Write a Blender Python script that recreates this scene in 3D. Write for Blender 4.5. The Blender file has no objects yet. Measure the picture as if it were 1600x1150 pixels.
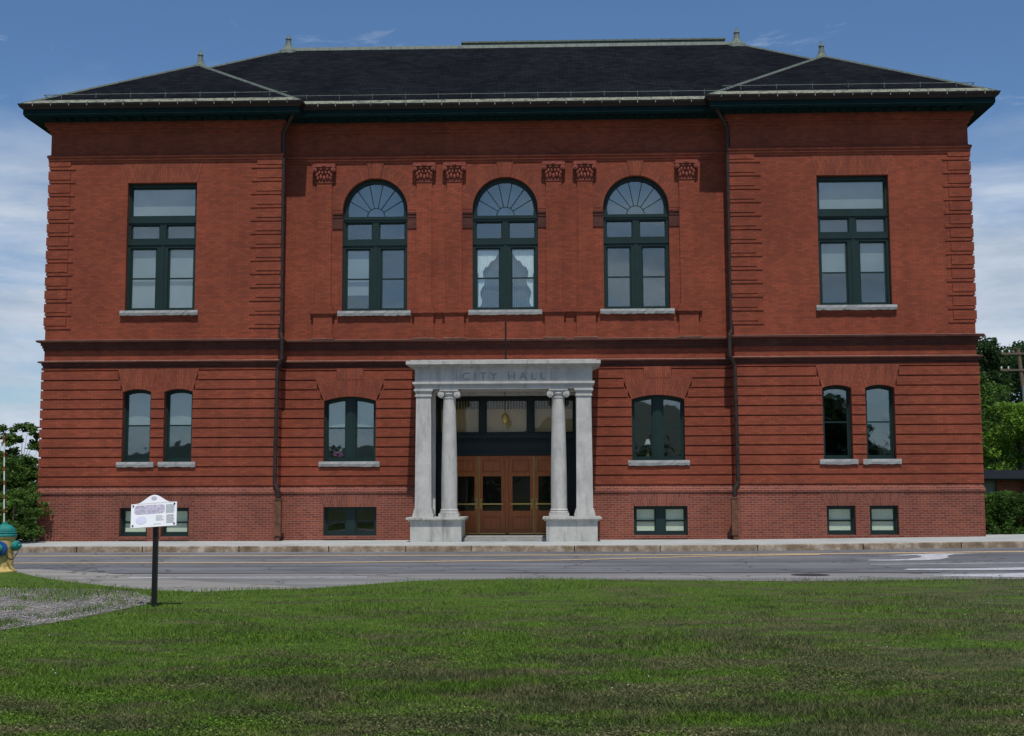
import bpy, bmesh, math, random
import numpy as np
from mathutils import Vector, Matrix
from mathutils.geometry import tessellate_polygon
random.seed(7); rng = np.random.default_rng(7)
S = bpy.context.scene; COL = S.collection
PI = math.pi

# ------------------------------------------------------------------ helpers
class MB:
    def __init__(s): s.v=[]; s.f=[]; s.m=[]; s.uv=[]
    def face(s, pts, mi=0, uv=None):
        n=len(s.v); s.v += [tuple(p) for p in pts]; s.f.append(tuple(range(n,n+len(pts)))); s.m.append(mi)
        s.uv.append(uv if uv else [(p[0],p[2]) for p in pts])
    def box(s, x0,x1,y0,y1,z0,z1, mi=0):
        if x0>x1: x0,x1=x1,x0
        a=[(x0,y0,z0),(x1,y0,z0),(x1,y1,z0),(x0,y1,z0),(x0,y0,z1),(x1,y0,z1),(x1,y1,z1),(x0,y1,z1)]
        for q in ((0,1,5,4),(1,2,6,5),(2,3,7,6),(3,0,4,7),(4,5,6,7),(3,2,1,0)): s.face([a[i] for i in q],mi)
    def rod(s, p,q,r, n=8, r2=None, mi=0, cap=True):
        p=Vector(p); q=Vector(q); d=(q-p).normalized(); r2=r if r2 is None else r2
        u=d.cross(Vector((0,0,1)) if abs(d.z)<.9 else Vector((1,0,0))).normalized(); w=d.cross(u)
        A=[p+(u*math.cos(2*PI*i/n)+w*math.sin(2*PI*i/n))*r for i in range(n)]
        B=[q+(u*math.cos(2*PI*i/n)+w*math.sin(2*PI*i/n))*r2 for i in range(n)]
        for i in range(n): j=(i+1)%n; s.face([A[j],A[i],B[i],B[j]],mi)
        if cap: s.face(A,mi); s.face(B[::-1],mi)
    def path(s, pts, r, n=10, mi=0):
        for a,b in zip(pts,pts[1:]): s.rod(a,b,r,n,mi=mi)
        for p in pts[1:-1]: s.ball(p,r*1.02,n,6,mi)
    def ball(s,c,r,n=10,m=6,mi=0,sx=1,sy=1,sz=1):
        c=Vector(c)
        P=[[c+Vector((sx*r*math.sin(PI*j/m)*math.cos(2*PI*i/n),sy*r*math.sin(PI*j/m)*math.sin(2*PI*i/n),sz*r*math.cos(PI*j/m))) for i in range(n)] for j in range(m+1)]
        for j in range(m):
            for i in range(n):
                k=(i+1)%n
                s.face([P[j+1][i],P[j+1][k],P[j][k],P[j][i]],mi)
    def lathe(s, prof, cx,cy, n=32, mi=0, ax=None):
        """prof: (r,z); ax: optional (origin, axis) for other axes"""
        def pt(r,z,i):
            a=2*PI*i/n
            if ax is None: return (cx+r*math.cos(a),cy+r*math.sin(a),z)
            o,d=Vector(ax[0]),Vector(ax[1]).normalized()
            u=d.cross(Vector((0,0,1)) if abs(d.z)<.9 else Vector((1,0,0))).normalized(); w=d.cross(u)
            return tuple(o+d*z+(u*math.cos(a)+w*math.sin(a))*r)
        for (r0,z0),(r1,z1) in zip(prof,prof[1:]):
            for i in range(n):
                j=i+1
                s.face([pt(r0,z0,i),pt(r0,z0,j),pt(r1,z1,j),pt(r1,z1,i)],mi)
    def plate(s, outer, holes, y0, y1, back=False, mi=0, omi=True):
        """polygon in x,z with holes; front at y0, side walls to y1"""
        loops=[outer]+holes
        vv=[[Vector((a,b,0)) for a,b in L] for L in loops]
        flat=[p for L in loops for p in L]
        for t in tessellate_polygon(vv):
            P=[flat[i] for i in t]
            ar=(P[1][0]-P[0][0])*(P[2][1]-P[0][1])-(P[2][0]-P[0][0])*(P[1][1]-P[0][1])
            if abs(ar)<1e-9: continue
            if ar<0: P=P[::-1]
            s.face([(a,y0,b) for a,b in P],mi)
            if back: s.face([(a,y1,b) for a,b in P[::-1]],mi)
        for k,L in enumerate(loops):
            if k==0 and not omi: continue
            for i in range(len(L)):
                a=L[i]; b=L[(i+1)%len(L)]
                s.face([(a[0],y0,a[1]),(b[0],y0,b[1]),(b[0],y1,b[1]),(a[0],y1,a[1])],mi)
    def sweep(s, path, prof, mi=0, ends=True):
        P=[Vector(p) for p in path]; n=len(P); off=[]
        dirs=[(P[i+1]-P[i]).normalized() for i in range(n-1)]
        nr=[Vector((d.y,-d.x)) for d in dirs]
        for i in range(n):
            if i==0: off.append(nr[0])
            elif i==n-1: off.append(nr[-1])
            else:
                a,b=nr[i-1],nr[i]; off.append((a+b)/(1+a.dot(b)))
        for i in range(n-1):
            for (o0,z0),(o1,z1) in zip(prof,prof[1:]):
                a=P[i]+off[i]*o0; b=P[i+1]+off[i+1]*o0; c=P[i+1]+off[i+1]*o1; d=P[i]+off[i]*o1
                s.face([(a.x,a.y,z0),(b.x,b.y,z0),(c.x,c.y,z1),(d.x,d.y,z1)],mi)
        if ends and len(prof)>2:
            for i in (0,n-1):
                s.face([((P[i]+off[i]*o).x,(P[i]+off[i]*o).y,z) for o,z in prof],mi)
    def build(s, name, mats, parent=None, smooth=False, merge=False, label=None):
        me=bpy.data.meshes.new(name); me.from_pydata(s.v,[],s.f)
        ml=mats if isinstance(mats,(list,tuple)) else [mats]
        for m in ml: me.materials.append(m)
        me.polygons.foreach_set('material_index',s.m)
        u=me.uv_layers.new(name='UVMap'); flat=[c for f in s.uv for p in f for c in p]
        u.data.foreach_set('uv',flat)
        if merge:
            bm=bmesh.new(); bm.from_mesh(me); bmesh.ops.remove_doubles(bm,verts=bm.verts,dist=1e-4)
            bmesh.ops.recalc_face_normals(bm,faces=bm.faces); bm.to_mesh(me); bm.free()
        if smooth:
            me.polygons.foreach_set('use_smooth',[True]*len(me.polygons))
            try: me.set_sharp_from_angle(angle=math.radians(40))
            except Exception: pass
        me.update()
        o=bpy.data.objects.new(name,me); COL.objects.link(o)
        if parent: o.parent=parent
        if label: o['label']=label
        return o
def tag(o,label,cat,group=None):
    o['label']=label; o['category']=cat
    if group: o['group']=group
    return o
def kind(o,k,label=None,cat=None):
    o['kind']=k
    if label: o['label']=label; o['category']=cat
    return o
def empty(name,loc=(0,0,0)):
    o=bpy.data.objects.new(name,None); o.location=loc; o.empty_display_size=.3; COL.objects.link(o); return o
def child(o,parent):
    """parent an object built in world coordinates to an empty standing elsewhere"""
    o.parent=parent; o.matrix_parent_inverse=Matrix.Translation(parent.location).inverted(); return o

# ------------------------------------------------------------------ materials
def mat(name):
    m=bpy.data.materials.new(name); m.use_nodes=True; nt=m.node_tree; b=nt.nodes['Principled BSDF']
    return m,nt,b
def N(nt,t,**k):
    n=nt.nodes.new(t)
    for a,v in k.items():
        if a in n.inputs: n.inputs[a].default_value=v
        else: setattr(n,a,v)
    return n
def L(nt,a,b): nt.links.new(a,b)
def ramp(nt,src,stops):
    r=nt.nodes.new('ShaderNodeValToRGB'); e=r.color_ramp.elements
    while len(e)<len(stops): e.new(.5)
    for i,(p,c) in enumerate(stops): e[i].position=p; e[i].color=(c[0],c[1],c[2],1) if not isinstance(c,(int,float)) else (c,c,c,1)
    L(nt,src,r.inputs[0]); return r.outputs[0]
def mixc(nt,f,a,b,mode='MIX'):
    m=nt.nodes.new('ShaderNodeMix'); m.data_type='RGBA'; m.blend_type=mode
    for sock,val in ((m.inputs[0],f),(m.inputs[6],a),(m.inputs[7],b)):
        if isinstance(val,(int,float)): sock.default_value=val
        elif isinstance(val,(tuple,list)): sock.default_value=(val[0],val[1],val[2],1)
        else: L(nt,val,sock)
    return m.outputs[2]
def noise(nt,vec,scale,detail=4,rough=.55,dist=0):
    n=N(nt,'ShaderNodeTexNoise'); n.inputs['Scale'].default_value=scale; n.inputs['Detail'].default_value=detail
    n.inputs['Roughness'].default_value=rough; n.inputs['Distortion'].default_value=dist
    if vec is not None: L(nt,vec,n.inputs['Vector'])
    return n.outputs[0]
def mapping(nt,vec,scale):
    m=N(nt,'ShaderNodeMapping'); m.inputs['Scale'].default_value=scale; L(nt,vec,m.inputs['Vector']); return m.outputs[0]
def bump(nt,b,h,st,dist=.01):
    n=N(nt,'ShaderNodeBump'); n.inputs['Strength'].default_value=st; n.inputs['Distance'].default_value=dist
    L(nt,h,n.inputs['Height']); L(nt,n.outputs[0],b.inputs['Normal'])
def plain(name,c,rough=.6,var=.15,scale=6,metal=0,bst=0.0,spec=.4):
    m,nt,b=mat(name); g=N(nt,'ShaderNodeNewGeometry').outputs['Position']
    n=noise(nt,g,scale,5); lo=tuple(x*(1-var) for x in c); hi=tuple(min(1,x*(1+var)) for x in c)
    L(nt,ramp(nt,n,[(.3,lo),(.7,hi)]),b.inputs['Base Color']); b.inputs['Roughness'].default_value=rough
    b.inputs['Metallic'].default_value=metal; b.inputs['Specular IOR Level'].default_value=spec
    if bst: bump(nt,b,noise(nt,g,scale*8,4),bst)
    return m
def brick(name,c1,c2,mortar,uvmode=False,bw=.205,rh=.0675,ms=.006,stain=.35,xoff=0.0):
    m,nt,b=mat(name); g=N(nt,'ShaderNodeNewGeometry')
    if uvmode:
        uv=N(nt,'ShaderNodeUVMap').outputs[0]; sp=N(nt,'ShaderNodeSeparateXYZ'); L(nt,uv,sp.inputs[0])
        cb=N(nt,'ShaderNodeCombineXYZ'); L(nt,sp.outputs[1],cb.inputs[0]); L(nt,sp.outputs[0],cb.inputs[1])
    else:
        sp=N(nt,'ShaderNodeSeparateXYZ'); L(nt,g.outputs['Position'],sp.inputs[0])
        sn=N(nt,'ShaderNodeSeparateXYZ'); L(nt,g.outputs['Normal'],sn.inputs[0])
        ab=N(nt,'ShaderNodeMath',operation='ABSOLUTE'); L(nt,sn.outputs[0],ab.inputs[0])
        gt=N(nt,'ShaderNodeMath',operation='GREATER_THAN'); L(nt,ab.outputs[0],gt.inputs[0]); gt.inputs[1].default_value=.7
        mx=N(nt,'ShaderNodeMix'); L(nt,gt.outputs[0],mx.inputs[0]); L(nt,sp.outputs[0],mx.inputs[2]); L(nt,sp.outputs[1],mx.inputs[3])
        cb=N(nt,'ShaderNodeCombineXYZ'); L(nt,mx.outputs[0],cb.inputs[0]); L(nt,sp.outputs[2],cb.inputs[1])
    t=N(nt,'ShaderNodeTexBrick'); L(nt,cb.outputs[0],t.inputs['Vector'])
    t.inputs['Scale'].default_value=1; t.inputs['Brick Width'].default_value=bw; t.inputs['Row Height'].default_value=rh
    t.inputs['Mortar Size'].default_value=ms; t.inputs['Mortar Smooth'].default_value=.3; t.inputs['Bias'].default_value=0
    t.inputs['Color1'].default_value=(*c1,1); t.inputs['Color2'].default_value=(*c2,1); t.inputs['Mortar'].default_value=(*mortar,1)
    P=g.outputs['Position']
    # weathering: broad tone changes, fine grain, vertical rain streaks
    n1=ramp(nt,noise(nt,P,.45,5,.6),[(.3,.80),(.7,1.14)])
    n2=ramp(nt,noise(nt,mapping(nt,P,(3.2,3.2,.35)),1.0,4,.6),[(.35,.90),(.7,1.06)])
    n3=ramp(nt,noise(nt,P,26,3,.6),[(.3,.86),(.7,1.12)])
    c=mixc(nt,1,t.outputs[0],n1,'MULTIPLY'); c=mixc(nt,1,c,n2,'MULTIPLY'); c=mixc(nt,1,c,n3,'MULTIPLY')
    # pale efflorescence patches
    ef=ramp(nt,noise(nt,mapping(nt,P,(.8,.8,1.6)),1.3,6,.7),[(.60,0),(.78,1)])
    ml=N(nt,'ShaderNodeMath',operation='MULTIPLY'); L(nt,ef,ml.inputs[0]); ml.inputs[1].default_value=stain
    c=mixc(nt,ml.outputs[0],c,(.24,.16,.13))
    L(nt,c,b.inputs['Base Color']); b.inputs['Roughness'].default_value=.85; b.inputs['Specular IOR Level'].default_value=.25
    bump(nt,b,t.outputs[1],-.35,.008)
    return m
M={}
M['brick']=brick('red_brick',(.318,.072,.034),(.228,.052,.027),(.135,.050,.034),stain=.08)
M['brick_lo']=brick('base_brick',(.265,.066,.036),(.165,.040,.026),(.26,.155,.12),stain=.22,ms=.0085)
M['sold']=brick('soldier_brick',(.32,.076,.037),(.22,.052,.028),(.14,.056,.038),uvmode=True,bw=.23,rh=.072,ms=.009,stain=.05)
M['sold_lo']=brick('soldier_brick_base',(.27,.075,.044),(.16,.040,.028),(.20,.115,.085),uvmode=True,bw=.23,rh=.072,ms=.011,stain=.08)
M['terra']=plain('terracotta',(.235,.058,.036),.8,.25,9,bst=.3)
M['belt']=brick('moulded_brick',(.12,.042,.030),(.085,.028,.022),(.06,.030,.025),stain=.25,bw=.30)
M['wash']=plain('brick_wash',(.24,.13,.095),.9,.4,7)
M['green']=plain('green_paint',(.0055,.024,.021),.5,.14,3)
M['greend']=plain('dark_green_paint',(.005,.014,.014),.45,.14,3)
M['eave']=plain('eave_green_paint',(.009,.026,.027),.9,.15,3,spec=.05)
M['gutter']=plain('brown_gutter_metal',(.024,.016,.014),.5,.3,4,metal=.2)
M['pipe']=plain('brown_pipe_metal',(.036,.025,.021),.5,.35,5,metal=.2)
M['rust']=plain('rusty_casing',(.13,.055,.028),.75,.45,7)
M['black']=plain('black_metal',(.009,.009,.010),.4,.1,10)
M['brass']=plain('brass',(.60,.42,.14),.3,.1,10,metal=.9)
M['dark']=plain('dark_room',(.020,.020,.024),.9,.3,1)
M['floor']=plain('stone_step',(.30,.29,.27),.8,.2,6)
M['blind']=plain('window_shade',(.30,.33,.33),.85,.06,2)
M['blindc']=plain('cream_shade',(.50,.44,.30),.85,.06,2)
M['blindg']=plain('basement_shade',(.80,.84,.74),.85,.08,2)
M['dimblind']=plain('grey_vertical_blind',(.11,.12,.135),.85,.1,2)
M['lace']=plain('lace',(.88,.92,.88),.9,.15,60)
M['board']=plain('white_board',(.93,.93,.94),.5,.02,5)
M['white']=plain('white_paint',(.78,.78,.78),.5,.04,5)
def stone(name,c,streak=.5):
    m,nt,b=mat(name); P=N(nt,'ShaderNodeNewGeometry').outputs['Position']
    n=noise(nt,P,3.2,6,.65); c0=ramp(nt,n,[(.3,tuple(x*.80 for x in c)),(.7,tuple(x*1.08 for x in c))])
    st=ramp(nt,noise(nt,mapping(nt,P,(5,5,.8)),1,5,.65),[(.5,0),(.68,streak)])
    c1=mixc(nt,st,c0,tuple(x*.48 for x in c))
    gr=ramp(nt,noise(nt,P,60,3),[(.3,.88),(.7,1.1)]); c1=mixc(nt,1,c1,gr,'MULTIPLY')
    L(nt,c1,b.inputs['Base Color']); b.inputs['Roughness'].default_value=.75; bump(nt,b,noise(nt,P,40,4),.25)
    return m
M['stone']=stone('limestone',(.52,.505,.465),.55)
M['stonew']=stone('weathered_limestone',(.50,.49,.445),1.0)
M['sill']=stone('granite_sill',(.33,.335,.32),.4)
M['carve']=plain('incised_letter',(.25,.25,.245),.9,.2,20)
def slate():
    m,nt,b=mat('slate'); g=N(nt,'ShaderNodeNewGeometry'); sp=N(nt,'ShaderNodeSeparateXYZ'); L(nt,g.outputs['Position'],sp.inputs[0])
    sn=N(nt,'ShaderNodeSeparateXYZ'); L(nt,g.outputs['Normal'],sn.inputs[0])
    ab=N(nt,'ShaderNodeMath',operation='ABSOLUTE'); L(nt,sn.outputs[0],ab.inputs[0])
    gt=N(nt,'ShaderNodeMath',operation='GREATER_THAN'); L(nt,ab.outputs[0],gt.inputs[0]); gt.inputs[1].default_value=.3
    mx=N(nt,'ShaderNodeMix'); L(nt,gt.outputs[0],mx.inputs[0]); L(nt,sp.outputs[0],mx.inputs[2]); L(nt,sp.outputs[1],mx.inputs[3])
    cb=N(nt,'ShaderNodeCombineXYZ'); L(nt,mx.outputs[0],cb.inputs[0]); L(nt,sp.outputs[2],cb.inputs[1])
    t=N(nt,'ShaderNodeTexBrick'); L(nt,cb.outputs[0],t.inputs['Vector']); t.inputs['Scale'].default_value=1
    t.inputs['Brick Width'].default_value=.28; t.inputs['Row Height'].default_value=.105; t.inputs['Mortar Size'].default_value=.007
    t.inputs['Color1'].default_value=(.0125,.0135,.0165,1); t.inputs['Color2'].default_value=(.0065,.007,.009,1); t.inputs['Mortar'].default_value=(.0015,.002,.003,1)
    P=g.outputs['Position']; c=mixc(nt,1,t.outputs[0],ramp(nt,noise(nt,P,.6,5,.65),[(.3,.7),(.7,1.3)]),'MULTIPLY')
    st=ramp(nt,noise(nt,mapping(nt,P,(1.2,1.2,7)),1.5,5,.7),[(.62,0),(.78,.35)]); c=mixc(nt,st,c,(.04,.041,.044))
    L(nt,c,b.inputs['Base Color']); b.inputs['Roughness'].default_value=.8; b.inputs['Specular IOR Level'].default_value=.04
    bump(nt,b,t.outputs[1],-.4,.01); return m
M['slate']=slate()
def copper(name,a,b_,d):
    m,nt,b=mat(name); P=N(nt,'ShaderNodeNewGeometry').outputs['Position']
    n=noise(nt,mapping(nt,P,(2.3,2.3,2.3)),2.2,6,.75); c=ramp(nt,n,[(.30,d),(.42,a),(.55,b_),(.66,a),(.76,d)])
    n2=ramp(nt,noise(nt,mapping(nt,P,(14,14,3)),1,3),[(.3,.72),(.7,1.15)]); c=mixc(nt,1,c,n2,'MULTIPLY')
    L(nt,c,b.inputs['Base Color']); b.inputs['Roughness'].default_value=.7; return m
M['copper']=copper('patinated_flashing',(.095,.115,.09),(.30,.30,.205),(.022,.025,.021))
M['verdi']=copper('patinated_copper',(.105,.135,.115),(.155,.185,.15),(.055,.07,.06))
def glass(name='window_glass',fac=.135,col=(.86,.95,.98),tint=(.88,.93,.93)):
    m,nt,b=mat(name); nt.nodes.remove(b); out=nt.nodes['Material Output']
    g=N(nt,'ShaderNodeBsdfGlossy'); g.inputs['Color'].default_value=(*col,1); g.inputs['Roughness'].default_value=.015
    P=N(nt,'ShaderNodeNewGeometry').outputs['Position']
    bp=N(nt,'ShaderNodeBump'); bp.inputs['Strength'].default_value=.12; bp.inputs['Distance'].default_value=.02; L(nt,noise(nt,P,1.1,2),bp.inputs['Height']); L(nt,bp.outputs[0],g.inputs['Normal'])
    t=N(nt,'ShaderNodeBsdfTransparent'); t.inputs['Color'].default_value=(*tint,1)
    x=N(nt,'ShaderNodeMixShader'); x.inputs[0].default_value=fac; L(nt,t.outputs[0],x.inputs[1]); L(nt,g.outputs[0],x.inputs[2]); L(nt,x.outputs[0],out.inputs['Surface'])
    return m
M['glass']=glass(); M['glassb']=glass('basement_glass',.06,(1,1,1),(.92,.95,.92)); M['glassd']=glass('door_glass',.035,(1,1,1),(.95,.92,.86))
def wood():
    m,nt,b=mat('varnished_wood'); P=N(nt,'ShaderNodeNewGeometry').outputs['Position']
    n=noise(nt,mapping(nt,P,(22,22,1.6)),1.4,5,.6,.6)
    L(nt,ramp(nt,n,[(.25,(.24,.050,.007)),(.75,(.52,.150,.018))]),b.inputs['Base Color']); b.inputs['Roughness'].default_value=.35; return m
M['wood']=wood()
def ground_mat(name,c0,c1,c2,sc=.6,fine=70,rough=.9,bst=.4):
    m,nt,b=mat(name); P=N(nt,'ShaderNodeNewGeometry').outputs['Position']
    n=noise(nt,P,sc,6,.65); c=ramp(nt,n,[(.3,c0),(.5,c1),(.72,c2)])
    f=ramp(nt,noise(nt,P,fine,4,.7),[(.25,.72),(.75,1.28)]); c=mixc(nt,1,c,f,'MULTIPLY')
    L(nt,c,b.inputs['Base Color']); b.inputs['Roughness'].default_value=rough; bump(nt,b,noise(nt,P,fine,3),bst,.01); return m,nt,b,c
def asphalt(name,lo,hi):
    m,nt,b,c=ground_mat(name,lo,tuple((a+d)/2 for a,d in zip(lo,hi)),hi,.35,55)
    P=N(nt,'ShaderNodeNewGeometry').outputs['Position']
    tr=ramp(nt,noise(nt,mapping(nt,P,(.05,1.3,1)),1,3),[(.35,.74),(.65,1.2)]); c=mixc(nt,1,c,tr,'MULTIPLY')
    v=N(nt,'ShaderNodeTexVoronoi',feature='DISTANCE_TO_EDGE'); v.inputs['Scale'].default_value=.33
    wv=N(nt,'ShaderNodeVectorMath',operation='ADD'); nn=N(nt,'ShaderNodeTexNoise'); nn.inputs['Scale'].default_value=1.4; L(nt,P,nn.inputs['Vector'])
    L(nt,P,wv.inputs[0]); L(nt,nn.outputs[1],wv.inputs[1]); L(nt,wv.outputs[0],v.inputs['Vector'])
    k=ramp(nt,v.outputs[0],[(.004,.75),(.010,0)]); c=mixc(nt,k,c,(.03,.03,.032))
    L(nt,c,b.inputs['Base Color']); return m
M['asph']=asphalt('asphalt',(.095,.098,.108),(.185,.187,.195))
M['asph2']=asphalt('old_asphalt',(.17,.165,.16),(.23,.225,.215))
M['conc']=asphalt('concrete_apron',(.24,.225,.20),(.31,.295,.265))
M['walk']=ground_mat('sidewalk_concrete',(.32,.34,.33),(.40,.42,.40),(.46,.48,.46),.8,40)[0]
def kerbm():
    m,nt,b,c=ground_mat('granite_kerb',(.12,.082,.052),(.25,.185,.12),(.46,.40,.32),3.2,14)
    return m
M['kerb']=kerbm()
def paint(name,c,wear=.45):
    m,nt,b=mat(name); P=N(nt,'ShaderNodeNewGeometry').outputs['Position']
    n=ramp(nt,noise(nt,P,7,6,.75),[(.42,0),(.62,wear)]); L(nt,mixc(nt,n,c,(.17,.17,.175)),b.inputs['Base Color']); b.inputs['Roughness'].default_value=.8
    return m
M['yel']=paint('yellow_road_paint',(.60,.42,.20),.6); M['wht']=paint('white_road_paint',(.55,.55,.57),.65)
M['seam']=plain('tar_seam',(.035,.030,.030),.8,.3,4)
def grassm(name,blade):
    m,nt,b=mat(name); P=N(nt,'ShaderNodeNewGeometry').outputs['Position']
    Pm=mapping(nt,P,(.55,1.15,1))
    n=noise(nt,Pm,1.15,6,.68); n2=noise(nt,Pm,3.2,5,.65)
    g=ramp(nt,n2,[(.25,(.068,.138,.020)),(.5,(.104,.190,.025)),(.75,(.155,.245,.036))])
    d=ramp(nt,n2,[(.3,(.066,.098,.032)),(.5,(.110,.120,.052)),(.75,(.25,.195,.115))])
    sx=N(nt,'ShaderNodeSeparateXYZ'); L(nt,P,sx.inputs[0])
    # drier, duller grass to the right and toward the camera
    a=N(nt,'ShaderNodeMath',operation='MULTIPLY_ADD'); L(nt,sx.outputs[0],a.inputs[0]); a.inputs[1].default_value=.010; L(nt,n,a.inputs[2])
    a2=N(nt,'ShaderNodeMath',operation='MULTIPLY_ADD'); L(nt,sx.outputs[1],a2.inputs[0]); a2.inputs[1].default_value=-.006; L(nt,a.outputs[0],a2.inputs[2])
    f=ramp(nt,a2.outputs[0],[(.635,0),(.715,.9)])
    c=mixc(nt,f,g,d)
    if blade:
        at=N(nt,'ShaderNodeAttribute',attribute_name='rnd'); r=ramp(nt,at.outputs['Fac'],[(0,.38),(.5,1.0),(1,2.0)]); c=mixc(nt,1,c,r,'MULTIPLY')
        yl=ramp(nt,at.outputs['Fac'],[(.90,0),(.97,.7)]); c=mixc(nt,yl,c,(.24,.20,.10))
        tr=N(nt,'ShaderNodeBsdfTranslucent'); L(nt,c,tr.inputs[0]); mx=N(nt,'ShaderNodeMixShader'); mx.inputs[0].default_value=.3
        L(nt,b.outputs[0],mx.inputs[1]); L(nt,tr.outputs[0],mx.inputs[2]); L(nt,mx.outputs[0],nt.nodes['Material Output'].inputs[0])
    else: c=mixc(nt,.45,c,(.030,.032,.014))
    L(nt,c,b.inputs['Base Color']); b.inputs['Roughness'].default_value=.7; b.inputs['Specular IOR Level'].default_value=.05; return m
M['lawn']=grassm('lawn_soil',False); M['blade']=grassm('grass_blade',True)
M['gravel']=ground_mat('gravel_bed',(.12,.11,.10),(.20,.18,.155),(.31,.27,.21),1.5,30,bst=1)[0]
def leafm(name,c0,c1,tr=.35):
    m,nt,b=mat(name); at=N(nt,'ShaderNodeAttribute',attribute_name='rnd'); c=ramp(nt,at.outputs['Fac'],[(0,c0),(1,c1)])
    P=N(nt,'ShaderNodeNewGeometry').outputs['Position']; c=mixc(nt,1,c,ramp(nt,noise(nt,P,.8,4),[(.3,.7),(.7,1.3)]),'MULTIPLY')
    L(nt,c,b.inputs['Base Color']); b.inputs['Roughness'].default_value=.55; b.inputs['Specular IOR Level'].default_value=.3
    t=N(nt,'ShaderNodeBsdfTranslucent'); L(nt,c,t.inputs[0]); mx=N(nt,'ShaderNodeMixShader'); mx.inputs[0].default_value=tr
    L(nt,b.outputs[0],mx.inputs[1]); L(nt,t.outputs[0],mx.inputs[2]); L(nt,mx.outputs[0],nt.nodes['Material Output'].inputs[0]); return m
M['leaf']=leafm('leaf_mid',(.040,.095,.014),(.115,.215,.030)); M['leafd']=leafm('leaf_dark',(.018,.048,.014),(.055,.110,.024))
M['leafy']=leafm('leaf_light',(.075,.165,.014),(.19,.32,.035)); M['leafh']=leafm('leaf_hedge',(.028,.075,.012),(.085,.175,.024))
M['bark']=plain('bark',(.09,.07,.055),.9,.3,12,bst=.6); M['polew']=plain('pole_wood',(.15,.105,.075),.85,.25,8,bst=.4)
M['hyd_y']=plain('yellow_enamel',(.50,.37,.12),.7,.35,14); M['hyd_t']=plain('teal_enamel',(.012,.20,.17),.65,.3,16); M['hyd_b']=plain('blue_enamel',(.015,.07,.25),.4,.15,6)
M['red']=plain('red_paint',(.42,.05,.04),.5,.1,6)

# ------------------------------------------------------------------ building
W=13.97; WI=6.84; RC=.48; DEP=20.0
hall=empty('city_hall',(0,0,.2))
tag(hall,'long two-storey red brick city hall with dark slate hip roof and pale stone portico','building')
def part(mb,name,m,parent=None,**k):
    o=mb.build(name,m,None,**k)
    if parent is None: return child(o,hall)
    o.parent=parent; o.matrix_parent_inverse=parent.matrix_basis.inverted() if parent.type=='EMPTY' else Matrix.Identity(4)
    return o
FULL=[(-W,DEP),(-W,0),(-WI,0),(-WI,RC),(WI,RC),(WI,0),(W,0),(W,DEP)]
LEFT=[(-W,DEP),(-W,0),(-WI,0),(-WI,RC),(-2.3,RC)]
RIGHT=[(2.3,RC),(WI,RC),(WI,0),(W,0),(W,DEP)]
# opening outlines --------------------------------------------------
def arcpts(cx,cz,R,x0,x1,n):
    return [(x, cz+math.sqrt(max(0,R*R-(x-cx)**2))) for x in [x0+(x1-x0)*i/n for i in range(n+1)]]
def shape(x0,x1,z0,zt=None,arc=None,n=12):
    if arc is None: return [(x0,z0),(x1,z0),(x1,zt),(x0,zt)]
    cx,cz,R=arc; top=arcpts(cx,cz,R,x1,x0,n)
    if abs(R-(x1-x0)/2)<1e-3:
        top=[(cx+R*math.cos(PI*i/(2*n)),cz+R*math.sin(PI*i/(2*n))) for i in range(2*n+1)]
    return [(x0,z0),(x1,z0)]+top
def seg(cx,half,zs,zc):
    s=zc-zs; R=(half*half+s*s)/(2*s); return (cx,zc-R,R)
wins=[]
def addwin(**k): wins.append(k)
for sx in (-1,1):
    addwin(t='U',cx=sx*10.48,h=1.07,z0=7.07,zt=11.03,Y=0,s=sx)
    for k in (0,1):
        cx=sx*(9.825 if k==0 else 11.085); addwin(t='S',cx=cx,h=.43,z0=2.50,arc=seg(cx,.43,4.60,4.69),Y=0,s=sx)
        cx=sx*(9.85 if k==0 else 11.10); addwin(t='B',cx=cx,h=.42,z0=.29,zt=1.14,Y=-.05,s=sx)
for cx in (-4.0,0,4.0): addwin(t='A',cx=cx,h=1.0,z0=7.07,arc=(cx,10.20,1.0),Y=RC,s=cx)
for cx in (-4.715,4.58):
    addwin(t='D',cx=cx,h=.79,z0=2.50,arc=seg(cx,.79,4.33,4.46),Y=RC,s=cx)
    addwin(t='C',cx=cx+.03,h=.80,z0=.28,zt=1.14,Y=RC-.05,s=cx)
def outline(w):
    return shape(w['cx']-w['h'],w['cx']+w['h'],w['z0'],w.get('zt'),w.get('arc'))
ZP=1.57
wall=MB(); plin=MB()
for x0,x1,Yv in ((-W,-WI,0),(-WI,WI,RC),(WI,W,0)):
    up=[outline(w) for w in wins if w['t'] in 'USAD' and x0<w['cx']<x1]
    lo=[outline(w) for w in wins if w['t'] in 'BC' and x0<w['cx']<x1]
    if Yv==0:
        wall.plate([(x0,ZP),(x1,ZP),(x1,12.95),(x0,12.95)],up,Yv,Yv+.32,omi=False)
        e0=x0-.05; e1=x1+.05
        plin.plate([(e0,-.1),(e1,-.1),(e1,ZP),(e0,ZP)],lo,Yv-.05,Yv+.3,omi=False)
    else:
        D=2.25
        wall.plate([(x0,ZP),(-D,ZP),(-D,4.5),(D,4.5),(D,ZP),(x1,ZP),(x1,12.95),(x0,12.95)],up,Yv,Yv+.32,omi=False)
        for a,b in ((x0+.05,-D),(D,x1-.05)):
            plin.plate([(a,-.1),(b,-.1),(b,ZP),(a,ZP)],[o for o in lo if a<o[0][0]<b],Yv-.05,Yv+.3,omi=False)
        plin.box(-2.3,2.3,2.2,2.3,-.1,.1)
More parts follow.
